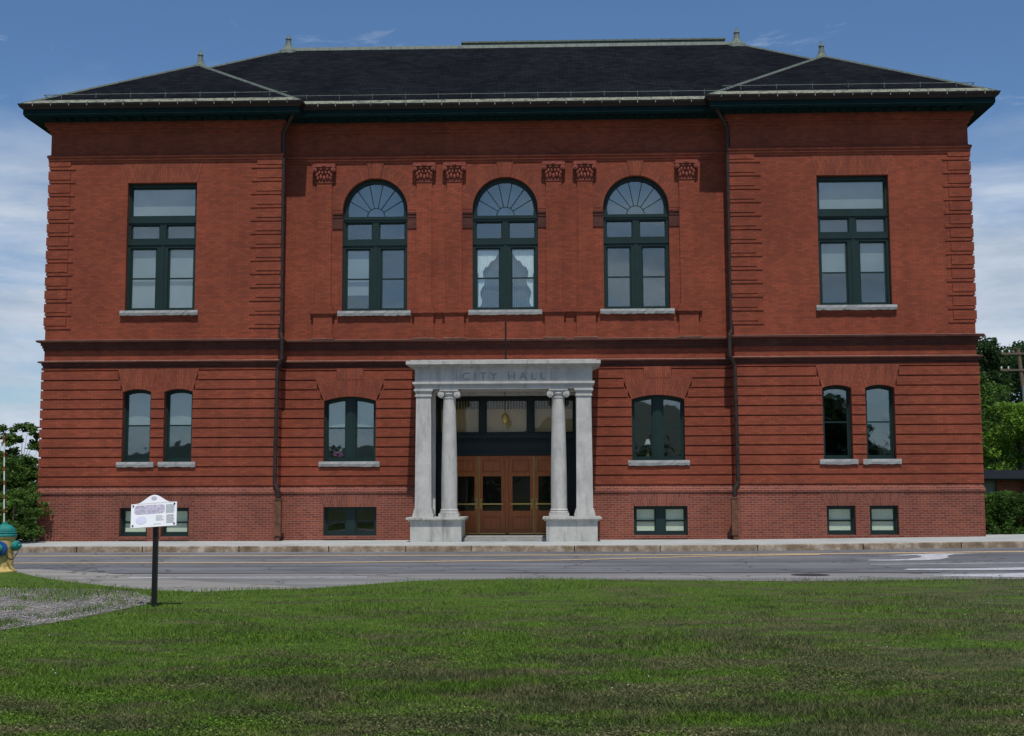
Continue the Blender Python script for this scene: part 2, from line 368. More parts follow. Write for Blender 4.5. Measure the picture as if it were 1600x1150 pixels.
for s in (-1,1):   # returns, sides, back
    wall.face([(s*WI,0,ZP),(s*WI,RC,ZP),(s*WI,RC,12.95),(s*WI,0,12.95)])
    plin.face([(s*(WI-.05),-.05,-.1),(s*(WI-.05),RC-.05,-.1),(s*(WI-.05),RC-.05,ZP),(s*(WI-.05),-.05,ZP)])
    wall.face([(s*W,0,ZP),(s*W,DEP,ZP),(s*W,DEP,12.95),(s*W,0,12.95)])
    plin.face([(s*(W+.05),-.05,-.1),(s*(W+.05),DEP,-.1),(s*(W+.05),DEP,ZP),(s*(W+.05),-.05,ZP)])
    wall.face([(s*2.25,RC,ZP),(s*2.25,1.3,ZP),(s*2.25,1.3,4.5),(s*2.25,RC,4.5)],0)
wall.face([(-W,DEP,-.1),(W,DEP,-.1),(W,DEP,12.95),(-W,DEP,12.95)])
part(wall,'brick_wall',M['brick']); part(plin,'brick_base',M['brick_lo'])
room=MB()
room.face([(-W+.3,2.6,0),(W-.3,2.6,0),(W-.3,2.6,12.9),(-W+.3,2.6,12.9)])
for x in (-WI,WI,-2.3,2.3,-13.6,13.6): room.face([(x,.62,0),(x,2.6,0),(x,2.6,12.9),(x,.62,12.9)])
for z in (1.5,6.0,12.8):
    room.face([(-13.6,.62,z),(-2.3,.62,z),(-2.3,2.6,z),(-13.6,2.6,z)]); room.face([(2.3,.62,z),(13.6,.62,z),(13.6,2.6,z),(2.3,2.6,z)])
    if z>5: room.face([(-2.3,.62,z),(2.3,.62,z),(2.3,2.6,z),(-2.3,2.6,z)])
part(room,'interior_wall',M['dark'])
# rusticated bands ----------------------------------------------------
GR=[5.27]+[4.98-.29*i for i in range(12)]
def blocks(z0,z1,Yv):
    zm=(z0+z1)/2; out=[]
    for w in wins:
        if w['Y']!=Yv: continue
        cx=w['cx']
        if w['t']=='S':
            if 4.56<zm<5.3: hw=.44+(zm-4.58)*.27
            elif 2.48<zm<=4.56: hw=.43
            else:
                if 2.30<z1 and zm<2.5: hw=.0
                continue
            out.append((cx-hw,cx+hw))
        if w['t']=='D':
            if 4.30<zm<5.02: hw=.81+(zm-4.30)*.40
            elif 5.02<=zm<5.3: hw=.42
            elif 2.48<zm<=4.30: hw=.79
            else: continue
            out.append((cx-hw,cx+hw))
    return sorted(out)
rb=MB(); PR=.055
for i in range(len(GR)):
    zt=(5.34 if i==0 else GR[i-1]-.042); zb=GR[i]
    if i==0: zt,zb=5.34,5.27
    lst=[(zt,zb)]
    for zt,zb in lst:
        for x0,x1,Yv in ((-W-PR,-WI+PR,0),(-WI+PR,WI-PR,RC),(WI-PR,W+PR,0)):
            cuts=[c for c in blocks(zb,zt,Yv) if x0<c[0]<x1]
            if Yv==RC and zb<4.6: cuts=sorted(cuts+[(-2.25,2.25)])
            x=x0
            for a,b in cuts+[(x1,x1)]:
                if a-x>.02 and not (zb>4.55 and a-x<.45):
                    rb.box(x,a,Yv-PR,Yv+.001,zb,zt)
                x=b
        for s in (-1,1):
            rb.box(s*W,s*(W+PR),0,DEP,zb,zt); rb.box(s*(WI-PR),s*WI,0,RC-PR,zb,zt)
for s in (-1,1): rb.box(s*10.455-.25,s*10.455+.25,-.052,.001,4.62,5.335)
part(rb,'rusticated_band',M['brick'])
# quoins ---------------------------------------------------------------
for i in range(13):
    z=11.56-.4108*i
    ex=.06 if i==0 else 0
    for s in (-1,1):
        xo=s*(W+.05); 
        qb=MB(); qb.box(xo,s*13.34,-.036,.001,z,z+.26); qb.box(s*(W+.03),s*13.18,-.022,.001,z-.105,z-.025)
        qb.box(s*W,s*(W+.05),0,.62,z,z+.26); qb.box(s*W,s*(W+.03),0,.8,z-.105,z-.025); qb.box(s*W,s*13.4,-.014,.001,z-.03,z+.002); part(qb,'quoin',M['brick'])
        qb=MB(); qb.box(s*(WI-.05),s*7.56,-.036,.001,z,z+.26); qb.box(s*(WI-.03),s*7.74,-.022,.001,z-.105,z-.025)
        qb.box(s*(WI-.05),s*WI,0,RC,z,z+.26); qb.box(s*(WI-.03),s*WI,0,RC,z-.105,z-.025); qb.box(s*WI,s*7.5,-.014,.001,z-.03,z+.002); part(qb,'quoin',M['brick'])
# string courses -------------------------------------------------------
def sweeps(name,prof,m,paths=(FULL,),**k):
    b=MB()
    for p in paths: b.sweep(p,prof)
    return part(b,name,m,**k)
sweeps('frieze_course',[(0,11.66),(.03,11.67),(.03,11.73),(.06,11.74),(.06,11.81),(.09,11.82),(.09,11.89),(0,11.93)],M['brick'])
sweeps('brick_corbel',[(0,12.58),(.05,12.60),(.05,12.69),(.10,12.70),(.10,12.79),(.16,12.80),(.16,12.94)],M['brick'])
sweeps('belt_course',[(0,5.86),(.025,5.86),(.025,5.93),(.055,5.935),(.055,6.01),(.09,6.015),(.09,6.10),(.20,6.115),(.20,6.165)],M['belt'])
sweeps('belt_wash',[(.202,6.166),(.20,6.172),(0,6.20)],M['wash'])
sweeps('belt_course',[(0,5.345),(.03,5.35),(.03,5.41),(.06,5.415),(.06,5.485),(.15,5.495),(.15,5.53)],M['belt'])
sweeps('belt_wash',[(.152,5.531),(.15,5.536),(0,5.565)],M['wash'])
sweeps('base_course',[(.05,1.54),(.085,1.55),(.09,1.60),(.05,1.70),(.02,1.755),(0,1.76)],M['brick_lo'],(LEFT,RIGHT))
# brick dentils under the corbel
def along(path,step,fn):
    for (a,b) in zip(path,path[1:]):
        a=Vector(a); b=Vector(b); l=(b-a).length; n=max(1,int(l/step)); d=(b-a)/l
        for i in range(n): fn(a+d*(l*(i+.5)/n),d)
def dent(p,d):
    nrm=Vector((d.y,-d.x)); c=p+nrm*.03
    dn=MB(); dn.box(c.x-.07,c.x+.07,c.y-.05,c.y+.03,12.47,12.575); part(dn,'brick_dentil',M['brick'])

# cornice ---------------------------------------------------------------
sweeps('eave_cornice',[(.10,12.90),(.22,12.93),(.28,12.985),(.56,12.99),(.58,12.97),(.62,12.97),(.64,13.02),(.66,13.03),(.66,13.17),(.60,13.19)],M['eave'])
def modi(p,d):
    nrm=Vector((d.y,-d.x)); c=p+nrm*.38; ml=MB(); ml.box(c.x-.07,c.x+.07,c.y-.14,c.y+.18,12.90,12.985); part(ml,'modillion',M['eave'])
along([(-W,0),(-WI,0)],.42,modi); along([(-WI,RC),(WI,RC)],.42,modi); along([(WI,0),(W,0)],.42,modi)
sweeps('gutter',[(.60,13.18),(.67,13.185),(.74,13.24),(.78,13.30),(.79,13.35),(.77,13.355),(.74,13.31),(.66,13.30)],M['gutter'])
# roof ------------------------------------------------------------------
E=.70; z0=13.36; sl=.585; H=W+E; XI=WI-E; tt=(H-XI)/2; T=6.7
zp=z0+sl*tt; zm=z0+sl*T; YB=DEP+E
rf=MB(); sgn=lambda s,p:(s*p[0],p[1],p[2])
A=(H,-E,z0); B=(XI,-E,z0); P_=(H-tt,-E+tt,zp); R_=(H-tt,-E+tt+RC,zp); B2=(XI,-E+RC,z0); Mm=(H-T,-E+RC+T,zm); Mb=(H-T,YB-T,zm); Ab=(H,YB,z0)
for s in (-1,1):
    g=lambda *p:[sgn(s,q) for q in p]
    rf.face(g(A,B,P_)); rf.face(g(B,B2,R_,P_)); rf.face(g(A,P_,R_,Mm,Mb,Ab))
q=lambda p,s:sgn(s,p)
rf.face([q(B2,-1),q(B2,1),q(R_,1),q(Mm,1),q(Mm,-1),q(R_,-1)]); rf.face([q(Mm,-1),q(Mm,1),q(Mb,1),q(Mb,-1)]); rf.face([q(Mb,-1),q(Mb,1),q(Ab,1),q(Ab,-1)])
roof=part(rf,'roof',M['slate'])
hc=MB()
def capbar(b,p,q_,w=.13,h=.035):
    p=Vector(p); q_=Vector(q_); d=(q_-p).normalized(); sd=d.cross(Vector((0,0,1))).normalized()*(w/2); u=Vector((0,0,h))
    dn_=Vector((0,0,-.06))
    a=[p-sd+dn_,p+sd+dn_,p+sd*.55+u,p-sd*.55+u]; c=[x+(q_-p) for x in a]
    for i in range(4): j=(i+1)%4; b.face([a[i],a[j],c[j],c[i]])
    b.face(a); b.face(c[::-1])
for s in (-1,1):
    capbar(hc,q(A,s),q(P_,s)); capbar(hc,q(B,s),q(P_,s),.15); capbar(hc,q(P_,s),q(R_,s)); capbar(hc,q(R_,s),q(Mm,s)); capbar(hc,q(B2,s),q(R_,s),.26,.02)
capbar(hc,q(Mm,-1),q(Mm,1),.22,.07)
part(hc,'hip_cap',M['verdi'],roof)
dk=MB(); dk.box(-1.75,7.55,-E+RC+T+.25,-E+RC+T+.75,zm-.05,zm+.24); dk.box(-1.80,7.60,-E+RC+T+.20,-E+RC+T+.80,zm+.242,zm+.30)
part(dk,'ridge_vent',M['verdi'],roof)
for s,p in ((-1,P_),(1,P_),(-1,Mm),(1,Mm)):
    fb=MB(); x,y,z=s*p[0],p[1]+(.2 if p is P_ else 0),p[2]-.04; k=.86 if p is P_ else .95
    fb.lathe([(.40*k,z-.16),(.37*k,z-.02),(.27*k,z+.05),(.19*k,z+.12),(.135*k,z+.21),(.105*k,z+.32),(.095*k,z+.40),(.115*k,z+.43),(.10*k,z+.47),(.05*k,z+.53),(.02,z+.62),(0,z+.63)],x,y,12)
    part(fb,'finial',M['verdi'],roof,smooth=True)
fl=MB(); fl.sweep(FULL,[(.71,z0-.01),(.70,z0+.02),(.70-.27,z0+.27*sl+.02),(.70-.27,z0+.27*sl)],ends=False)
part(fl,'eave_flashing',M['copper'],roof)
sg=MB(); off=.70-.50; zr=z0+.50*sl+.12
pr=[(-W-off,6),(-W-off,-off),(-WI+off+.0,-off),(-WI+off,RC-off),(WI-off,RC-off),(WI-off,-off),(W+off,-off),(W+off,6)]
for a,b in zip(pr,pr[1:]): sg.rod((a[0],a[1],zr),(b[0],b[1],zr),.012,6)
def sgp(p,d): sg.rod((p.x,p.y,zr+.05),(p.x,p.y,zr-.14),.009,5)
along([pr[1],pr[2]],1.0,sgp); along([pr[3],pr[4]],1.0,sgp); along([pr[5],pr[6]],1.0,sgp)
part(sg,'snow_rail',M['verdi'],roof)
def ghk(p,d):
    gh=MB(); gh.box(p.x-.012,p.x+.012,p.y-.80,p.y-.60,z0-.005,z0+.015); gh.box(p.x-.012,p.x+.012,p.y-.80,p.y-.79,z0-.10,z0+.01); part(gh,'gutter_strap',M['copper'])
along([(-W-.6,0),(-WI+.6,0)],.53,ghk); along([(-WI+.9,RC),(WI-.9,RC)],.53,ghk); along([(WI-.6,0),(W+.6,0)],.53,ghk)
# downpipes ---------------------------------------------------------------
for s in (-1,1):
    X=lambda x:s*x
    dp=MB(); dp.path([(X(6.40),-.42,13.2),(X(6.42),-.40,13.0),(X(6.76),.0,12.55),(X(6.77),.02,6.34),(X(6.68),-.24,6.16),(X(6.68),-.24,5.55),(X(6.83),-.12,5.30),(X(6.86),-.12,1.86),(X(6.74),-.16,1.62),(X(6.74),-.16,1.38)],.058)
    for z in (11.2,9.2,7.4,4.2,3.0):
        x=6.77 if z>6 else 6.85; y=.02 if z>6 else -.12
        dp.rod((X(x),y,z),(X(x),y,z+.05),.07,10)
    o=part(dp,'downpipe',M['pipe'],smooth=True)
    cs=MB(); cs.box(X(6.64),X(6.84),-.25,-.06,.30,1.36); cs.box(X(6.62),X(6.86),-.27,-.06,1.362,1.40); cs.box(X(6.68),X(6.80),-.22,-.08,.15,.30)
    part(cs,'casing',M['rust'],o)
# brick arches -------------------------------------------------------------
def fan(b,cx,zb,zt,hb,ht,y,arc=None,n=24):
    """flat or segmental arch: strips from the soffit (arc or line) to the top"""
    for i in range(n):
        us=[-1+2*(i+k)/n for k in (0,1)]; pts=[];uvs=[]
        lo=[];hi=[]
        for u in us:
            x=cx+u*hb; z=zb
            if arc: z=arc[1]+math.sqrt(arc[2]**2-(x-arc[0])**2)
            lo.append((x,z)); hi.append((cx+u*ht,zt))
        mid=ht*.5+hb*.5
        for (a,b2),(c,d) in (((lo[0],lo[1]),(hi[1],hi[0])),):
            P=[a,b2,c,d]; b.face([(x,y,z) for x,z in P],0,[(us[0]*mid,0),(us[1]*mid,0),(us[1]*mid,c[1]-b2[1]),(us[0]*mid,d[1]-a[1])])
    for q_ in (-1,1): b.face([(cx+q_*hb,y,zb),(cx+q_*ht,y,zt),(cx+q_*ht,y+.056,zt),(cx+q_*hb,y+.056,zb)])
for w in wins:
    cx,Yv=w['cx'],w['Y']; av=MB(); av2=av
    if w['t']=='S': fan(av,cx,4.60,5.32,.43,.61,-.058,w['arc'])
    if w['t']=='D':
        fan(av,cx,4.33,5.02,.79,1.07,RC-.058,w['arc'],32); fan(av,cx,4.98,5.32,.41,.41,RC-.064,None,10)
        av.box(cx-.41,cx+.41,RC-.063,RC-.001,4.97,4.98); av.face([(cx-1.07,RC-.058,5.02),(cx+1.07,RC-.058,5.02),(cx+1.07,RC,5.02),(cx-1.07,RC,5.02)])
    if w['t']=='U': fan(av,cx,11.03,11.66,1.07,1.25,-.006,None,40)
    if w['t']=='B': fan(av2,cx,1.14,1.54,.43,.62,-.056)
    if w['t']=='C': fan(av2,cx,1.14,1.54,.80,.92,RC-.056,None,30)
    if w['t']=='A':
        n=40
        for i in range(n):
            a0,a1=PI*i/n,PI*(i+1)/n; f=lambda r,a:(cx+r*math.cos(a),RC-.008,10.20+r*math.sin(a))
            av.face([f(1.0,a1),f(1.0,a0),f(1.38,a0),f(1.38,a1)],0,[(a1*1.2,0),(a0*1.2,0),(a0*1.2,.38),(a1*1.2,.38)])
        fan(av,cx,11.19,11.66,.15,.26,RC-.03,None,8)
    part(av,'brick_arch',M['sold_lo'] if w['t'] in 'BC' else M['sold'])
# imposts, sill string, pilasters -------------------------------------------
for cx in (-4,0,4):
    for s in (-1,1):
        im=MB()
        a,b=cx+s*1.0,cx+s*1.31
        for z,h,p in ((10.06,.06,.05),(9.96,.05,.035),(9.62,.03,.03)): im.box(a,b,RC-p,RC+.001,z,z+h)
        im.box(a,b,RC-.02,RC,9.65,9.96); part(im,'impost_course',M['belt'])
def strg(a,b):
    ss=MB()
    ss.box(a,b,RC-.09,RC+.001,7.00,7.06); ss.box(a,b,RC-.06,RC+.001,6.94,7.0); part(ss,'sill_course',M['brick'])
for s in (-1,1): strg(s*5.96,s*5.15); strg(s*2.86,s*1.14)
for x in (-5.57,-2.48,-1.55,1.49,2.45,5.55):
    p=MB(); h=.235; Y=RC
    p.box(x-h,x+h,Y-.07,Y+.001,7.22,11.06)
    pil=part(p,'pilaster',M['brick'])
    p=MB(); p.box(x-.27,x+.27,Y-.09,Y,7.17,7.22); p.box(x-.30,x+.30,Y-.12,Y,7.10,7.17); p.box(x-.34,x+.34,Y-.13,Y,7.065,7.10)
    p.box(x-.36,x+.36,Y-.15,Y,6.99,7.06); p.box(x-.33,x+.33,Y-.12,Y,6.93,6.99)
    p.box(x-.29,x+.29,Y-.09,Y,6.34,6.93)
    for k,(d,z) in enumerate(((.31,6.28),(.33,6.22))): p.box(x-d,x+d,Y-.11-.02*k,Y,z,z+.06)
    part(p,'pedestal',M['brick'],pil)
    p=MB(); p.box(x-.36,x+.36,Y-.20,Y,6.195,6.22); part(p,'pedestal_foot',M['wash'],pil)
    c=MB(); prof=[(.235,11.06),(.245,11.09),(.235,11.12),(.25,11.30),(.29,11.45),(.33,11.52)]
    for (a,za),(b2,zb2) in zip(prof,prof[1:]):
        ya,yb=Y-.07-(a-.235)*.8,Y-.07-(b2-.235)*.8
        c.face([(x-a,ya,za),(x+a,ya,za),(x+b2,yb,zb2),(x-b2,yb,zb2)]); 
        for s in (-1,1): c.face([(x+s*a,ya,za),(x+s*a,Y,za),(x+s*b2,Y,zb2),(x+s*b2,yb,zb2)])
    c.box(x-.36,x+.36,Y-.19,Y,11.53,11.60); c.box(x-.33,x+.33,Y-.16,Y,11.60,11.64)
    c.box(x-.25,x+.25,Y-.09,Y,11.045,11.075)
    for s in (-1,1):
        c.rod((x+s*.29,Y-.20,11.45),(x+s*.29,Y-.02,11.45),.075,10); c.rod((x+s*.29,Y-.22,11.45),(x+s*.29,Y-.19,11.45),.03,8)
        c.rod((x+s*.10,Y-.17,11.49),(x+s*.10,Y-.10,11.49),.04,8)
        c.ball((x+s*.225,Y-.12,11.30),.05,8,6,sz=1.6)
    for k in range(5): c.ball((x-.2+.1*k,Y-.10,11.20+.03*(k%2)),.048,8,6,sz=1.9)
    for k in range(4): c.ball((x-.15+.1*k,Y-.125,11.36),.040,8,6,sz=1.5)
    c.ball((x,Y-.20,11.56),.05,8,6)
    part(c,'capital',M['terra'],pil,smooth=True)
for s in (-1,1):
    cb=MB(); cb.box(s*9.36,s*11.6,-.06,.001,6.85,6.92); cb.box(s*9.42,s*11.54,-.035,.001,6.79,6.85); part(cb,'sill_corbel',M['brick'])
# windows -------------------------------------------------------------------
FR=.085
def rock(b,x0,x1,y0,y1,z0,z1):
    n=max(8,int((x1-x0)/.09)); rs=[random.uniform(-.016,.012) for _ in range(n+1)]; rz=[random.uniform(-.012,.012) for _ in range(n+1)]
    for i in range(n):
        a=x0+(x1-x0)*i/n; c=x0+(x1-x0)*(i+1)/n; zc=(z0+z1)/2
        b.face([(a,y0+.01+rs[i]*.4,z0+rz[i]),(c,y0+.01+rs[i+1]*.4,z0+rz[i+1]),(c,y0+rs[i+1],zc),(a,y0+rs[i],zc)])
        b.face([(a,y0+rs[i],zc),(c,y0+rs[i+1],zc),(c,y0+.012,z1),(a,y0+.012,z1)])
        b.face([(a,y0+.012,z1),(c,y0+.012,z1),(c,y1,z1),(a,y1,z1)]); b.face([(a,y1,z0),(c,y1,z0),(c,y0+.01,z0+rz[i+1]),(a,y0+.01,z0+rz[i])])
    for x in (x0,x1): b.face([(x,y0+.01,z0),(x,y1,z0),(x,y1,z1),(x,y0+.01,z1)])
def sash(fr,pn,x0,x1,z0,z1,y,w=.05,rail=None,arc=None,rails=None):
    """a glazed sash; rail: height of the meeting rail; arc: (cx,cz,R) of the sash's own head"""
    if arc: outer=shape(x0,x1,z0,None,arc,8)
    else: outer=shape(x0,x1,z0,z1)
    ia=(arc[0],arc[1],arc[2]-w) if arc else None
    def ins(a,b):
        if arc and b is None: return shape(x0+w,x1-w,a,None,ia,8)
        return shape(x0+w,x1-w,a,b)
    if rail is None: holes=[ins(z0+w,None if arc else z1-w)]
    else: holes=[ins(z0+w*1.3,rail-.022),ins(rail+.022,None if arc else z1-w)]
    fr.plate(outer,holes,y,y+.045,omi=True)
    for h in holes: pn.append(h)
def finish(name,fr,panes,y,parent_label=None,gm='glass'):
    pass
for w in wins:
    cx,h,z0_,Yv,t=w['cx'],w['h'],w['z0'],w['Y'],w['t']
    x0,x1=cx-h,cx+h; fy=Yv+.18; sy=fy+.05; panes=[]
    fr=MB(); ssb=MB(); k={}
    if t=='U':
        zt=w['zt']; m=.17
        L1=[(x0+FR,cx-m,z0_+.05,9.03),(cx+m,x1-FR,z0_+.05,9.03)]; L2=[(x0+FR,cx-.10,9.30,9.74),(cx+.10,x1-FR,9.30,9.74)]; L3=[(x0+.07,x1-.07,10.0,10.90)]
        holes=[shape(a,b,c,d) for a,b,c,d in L1+L2+L3]
        fr.plate(outline(w),holes,fy,fy+.12)
        fr.box(x0,x1,fy-.03,fy,9.12,9.20); fr.box(x0,x1,fy-.03,fy,9.80,9.86); fr.box(cx-.05,cx+.05,fy-.02,fy,z0_+.02,9.1)
        for a,b,c,d in L1: sash(ssb,panes,a,b,c,d,sy,.05,8.09)
        for a,b,c,d in L2: sash(ssb,panes,a,b,c,d,sy,.035)
        for a,b,c,d in L3: sash(ssb,panes,a,b,c,d,sy,.04)
    if t=='A':
        m=.16; R=1.0
        L1=[(x0+FR,cx-m,z0_+.05,9.03),(cx+m,x1-FR,z0_+.05,9.03)]; L2=[(x0+FR,cx-.10,9.30,9.83),(cx+.10,x1-FR,9.30,9.83)]
        Ra=R-.13; ca=10.20
        a0=math.asin((10.03-ca)/Ra)
        fanp=[(cx+Ra*math.cos(a0+(PI-2*a0)*i/28),ca+Ra*math.sin(a0+(PI-2*a0)*i/28)) for i in range(29)]
        holes=[shape(a,b,c,d) for a,b,c,d in L1+L2]+[fanp]
        fr.plate(outline(w),holes,fy,fy+.12)
        fr.box(x0+.02,x1-.02,fy-.04,fy,9.93,10.0); fr.box(x0+.01,x1-.01,fy-.02,fy,9.87,9.93); fr.box(x0,x1,fy-.03,fy,9.12,9.20); fr.box(cx-.05,cx+.05,fy-.02,fy,z0_+.02,9.1)
        for a,b,c,d in L1: sash(ssb,panes,a,b,c,d,sy,.05,8.09)
        for a,b,c,d in L2: sash(ssb,panes,a,b,c,d,sy,.035)
        # fan muntins
        r=.27; cz=10.04; yy=sy+.02
        prev=None
        for i in range(17):
            a=PI*i/16; p=(cx+r*math.cos(a),yy,cz+r*math.sin(a)*.98)
            if prev: ssb.rod(prev,p,.014,5)
            prev=p
        for i in range(1,7):
            a=PI*(i*.915/7+.043); d=(math.cos(a),math.sin(a))
            # reach the outer ring
            tmax=.3
            while ((tmax*d[0])**2+(cz+tmax*d[1]-ca)**2)<Ra**2: tmax+=.01
            ssb.rod((cx+r*d[0],yy,cz+r*d[1]),(cx+tmax*d[0],yy,cz+tmax*d[1]),.014,5)
        panes.append([(p[0],p[1]) for p in fanp])
    if t=='S':
        arc=w['arc']; f2=(arc[0],arc[1],arc[2]-.06)
        hole=shape(x0+.055,x1-.055,z0_+.06,None,f2,8)
        fr.plate(outline(w),[hole],fy,fy+.12)
        sash(ssb,panes,x0+.055,x1-.055,z0_+.06,None,sy,.045,3.60,f2)
    if t=='D':
        arc=w['arc']; m=.14; f2=(arc[0],arc[1],arc[2]-.07)
        for a,b in ((x0+.06,cx-m),(cx+m,x1-.06)): pass
        holes=[shape(x0+.06,cx-m,z0_+.06,None,f2,8),shape(cx+m,x1-.06,z0_+.06,None,f2,8)]
        fr.plate(outline(w),holes,fy,fy+.12); fr.box(cx-.06,cx+.06,fy-.02,fy,z0_+.02,4.30)
        sash(ssb,panes,x0+.06,cx-m,z0_+.06,None,sy,.045,3.52,f2); sash(ssb,panes,cx+m,x1-.06,z0_+.06,None,sy,.045,3.52,f2)
    if t=='B':
        fr.plate(outline(w),[shape(x0+.06,x1-.06,z0_+.07,w['zt']-.06)],fy,fy+.12)
        sash(ssb,panes,x0+.06,x1-.06,z0_+.07,w['zt']-.06,sy,.045,.70)
    if t=='C':
        m=.13; holes=[shape(x0+.06,cx-m,z0_+.07,w['zt']-.06),shape(cx+m,x1-.06,z0_+.07,w['zt']-.06)]
        fr.plate(outline(w),holes,fy,fy+.12)
        for a,b in ((x0+.06,cx-m),(cx+m,x1-.06)): sash(ssb,panes,a,b,z0_+.07,w['zt']-.06,sy,.04,.70)
    win=part(fr,'window',M['green'])
    part(ssb,'sash',M['green'],win)
    for pz in panes:
        pb=MB(); pb.plate(pz,[],sy+.022,sy+.028,back=True); part(pb,'pane',M['glassb'] if t in 'BC' else M['glass'],win)
    sb=MB()
    if t in 'UA': rock(sb,x0-.12,x1+.12,Yv-.11,Yv+.2,6.92,7.07)
    elif t in 'SD': rock(sb,x0-.13,x1+.13,Yv-.12,Yv+.2,2.345,2.50)
    else: sb.box(x0-.0,x1+.0,Yv-.03,Yv+.2,z0_-.09,z0_-.002)
    part(sb,'sill',M['brick_lo'] if t in 'BC' else M['sill'],win)
    # shades
    bl=MB(); by=sy+.09
    def shade(a,b,c,d,y=by):
        n=6; bl.box(a,b,y,y+.012,c,d)
    bm_=M['blind']; 
    if t=='U':
        shade(x0+.05,x1-.05,9.95,10.95); 
        if w['s']<0: shade(x0+.05,cx-.1,7.1,9.0); shade(cx+.1,x1-.05,7.1,9.0)
        else: shade(x0+.05,cx-.1,8.1,9.0,by+.02); shade(cx+.1,x1-.05,8.1,9.0,by+.02)
        shade(x0+.05,cx-.05,9.28,9.8,by+.3); shade(cx+.05,x1-.05,9.28,9.8,by+.3)
        part(bl,'window_shade',bm_,win)
    if t=='A':
        if cx<-1: shade(x0+.05,cx-.1,7.6,9.0)
        shade(x0+.07,x1-.07,9.95,11.1,by+.4)
        part(bl,'window_shade',bm_,win)
    if t=='S' or t=='D':
        pass
    if t in 'BC' and not (t=='C' and cx<0):
        shade(x0+.05,cx-.02,z0_+.05,w['zt']-.03,sy+.05) if t=='C' else shade(x0+.05,x1-.05,z0_+.05,w['zt']-.03,sy+.05)
        if t=='C': shade(cx+.02,x1-.05,z0_+.05,w['zt']-.03,sy+.05)
        part(bl,'window_shade',M['blindg'],win)
    if t in 'SD' and cx<0:
        bz=3.62 if t=='S' else 3.54
        for a,b in (((x0+.05,x1-.05),) if t=='S' else ((x0+.05,cx-.1),(cx+.1,x1-.05))): shade(a,b,bz,4.62 if t=='S' else 4.36,by)
        part(bl,'window_shade',M['blind'],win)
    if t=='A' and cx==0:   # swagged lace curtains
        for s in (-1,1):
            cu=MB(); xo,xi=s*.86,s*.20
            n=22
            def surf(fx,top,bot,ph):
                prev=None
                for i in range(n+1):
                    u=i/n; x=xo+(xi-xo)*u
                    zt_,zb_=top(u),bot(u); 
                    col=[(x,sy+.065+.012*math.sin(u*60+ph+j*.6),zt_+(zb_-zt_)*j/6) for j in range(7)]
                    if prev:
                        for j in range(6): cu.face([prev[j],col[j],col[j+1],prev[j+1]])
                    prev=col
            surf(0,lambda u:8.95,lambda u:8.22+.62*u**1.1+.03*math.cos(u*20),0)
            prev=None
            for i in range(9):       # the tail hanging down the side
                u=i/8; col=[(xo-s*(0.02+u*(.25+.05*math.sin(j*1.1)-.014*j)),sy+.06+.015*math.sin(u*16+j*.3),8.75-(8.75-7.22)*j/14) for j in range(15)]
                if prev:
                    for j in range(14): cu.face([prev[j],col[j],col[j+1],prev[j+1]])
                prev=col
            part(cu,'lace_curtain',M['lace'],win,smooth=True)
        vb=MB()
        for i in range(30): x=-.86+i*.0595; vb.box(x,x+.042,sy+.16,sy+.165,7.1,9.0)
        part(vb,'vertical_blind',M['dimblind'],win)
# door recess -----------------------------------------------------------------
DY=1.2
sc=MB()
holes=[shape(-1.72,1.72,.30,2.67),shape(-.61,.61,3.40,4.35),shape(-2.02,-.86,3.40,4.35),shape(.86,2.02,3.40,4.35)]
sc.plate([(-2.25,.10),(2.25,.10),(2.25,4.5),(-2.25,4.5)],holes,DY,DY+.12)
for s in (-1,1): sc.box(s*2.1,s*2.249,RC+.01,DY,.25,4.49)
sc.box(-2.1,2.1,DY-.06,DY,2.70,2.78); sc.box(-2.1,2.1,DY-.05,DY,3.08,3.12); sc.box(-2.1,2.1,DY-.12,DY,3.20,3.32); sc.box(-2.1,2.1,DY-.08,DY,3.325,3.37)
for i in range(28): x=-2.05+i*.15; sc.box(x,x+.08,DY-.09,DY,3.13,3.195)
for x in (-.735,.735): sc.box(x-.07,x+.07,DY-.05,DY,3.38,4.48)
screen=part(sc,'door_surround',M['greend'])
ce=MB(); ce.face([(-2.25,RC,4.5),(2.25,RC,4.5),(2.25,1.3,4.5),(-2.25,1.3,4.5)]); ce.box(-2.249,2.249,RC-.02,RC+.34,4.485,4.552); part(ce,'porch_ceiling',M['stone'])
for a,b in ((-2.02,-.86),(-.61,.61),(.86,2.02)):
    p=MB(); p.plate(shape(a,b,3.40,4.35),[],DY+.04,DY+.046,back=True); part(p,'transom_pane',M['glassd'],screen)
    p=MB(); p.box(a-.02,b+.02,DY+.10,DY+.11,3.38,4.37); part(p,'transom_shade',M['blindc'],screen)
    p=MB(); n=int((b-a)/.085)
    for i in range(n): x=a+(b-a)*(i+.25)/n; p.box(x,x+(b-a)/n*.5,DY+.06,DY+.07,4.10,4.35)
    part(p,'transom_bars',M['greend'],screen)
fs=MB(); fs.box(-2.2,2.2,-.62,DY+.14,.05,.27); fs.box(-1.20,1.20,-.9,-.62,.05,.235); part(fs,'door_step',M['floor'])
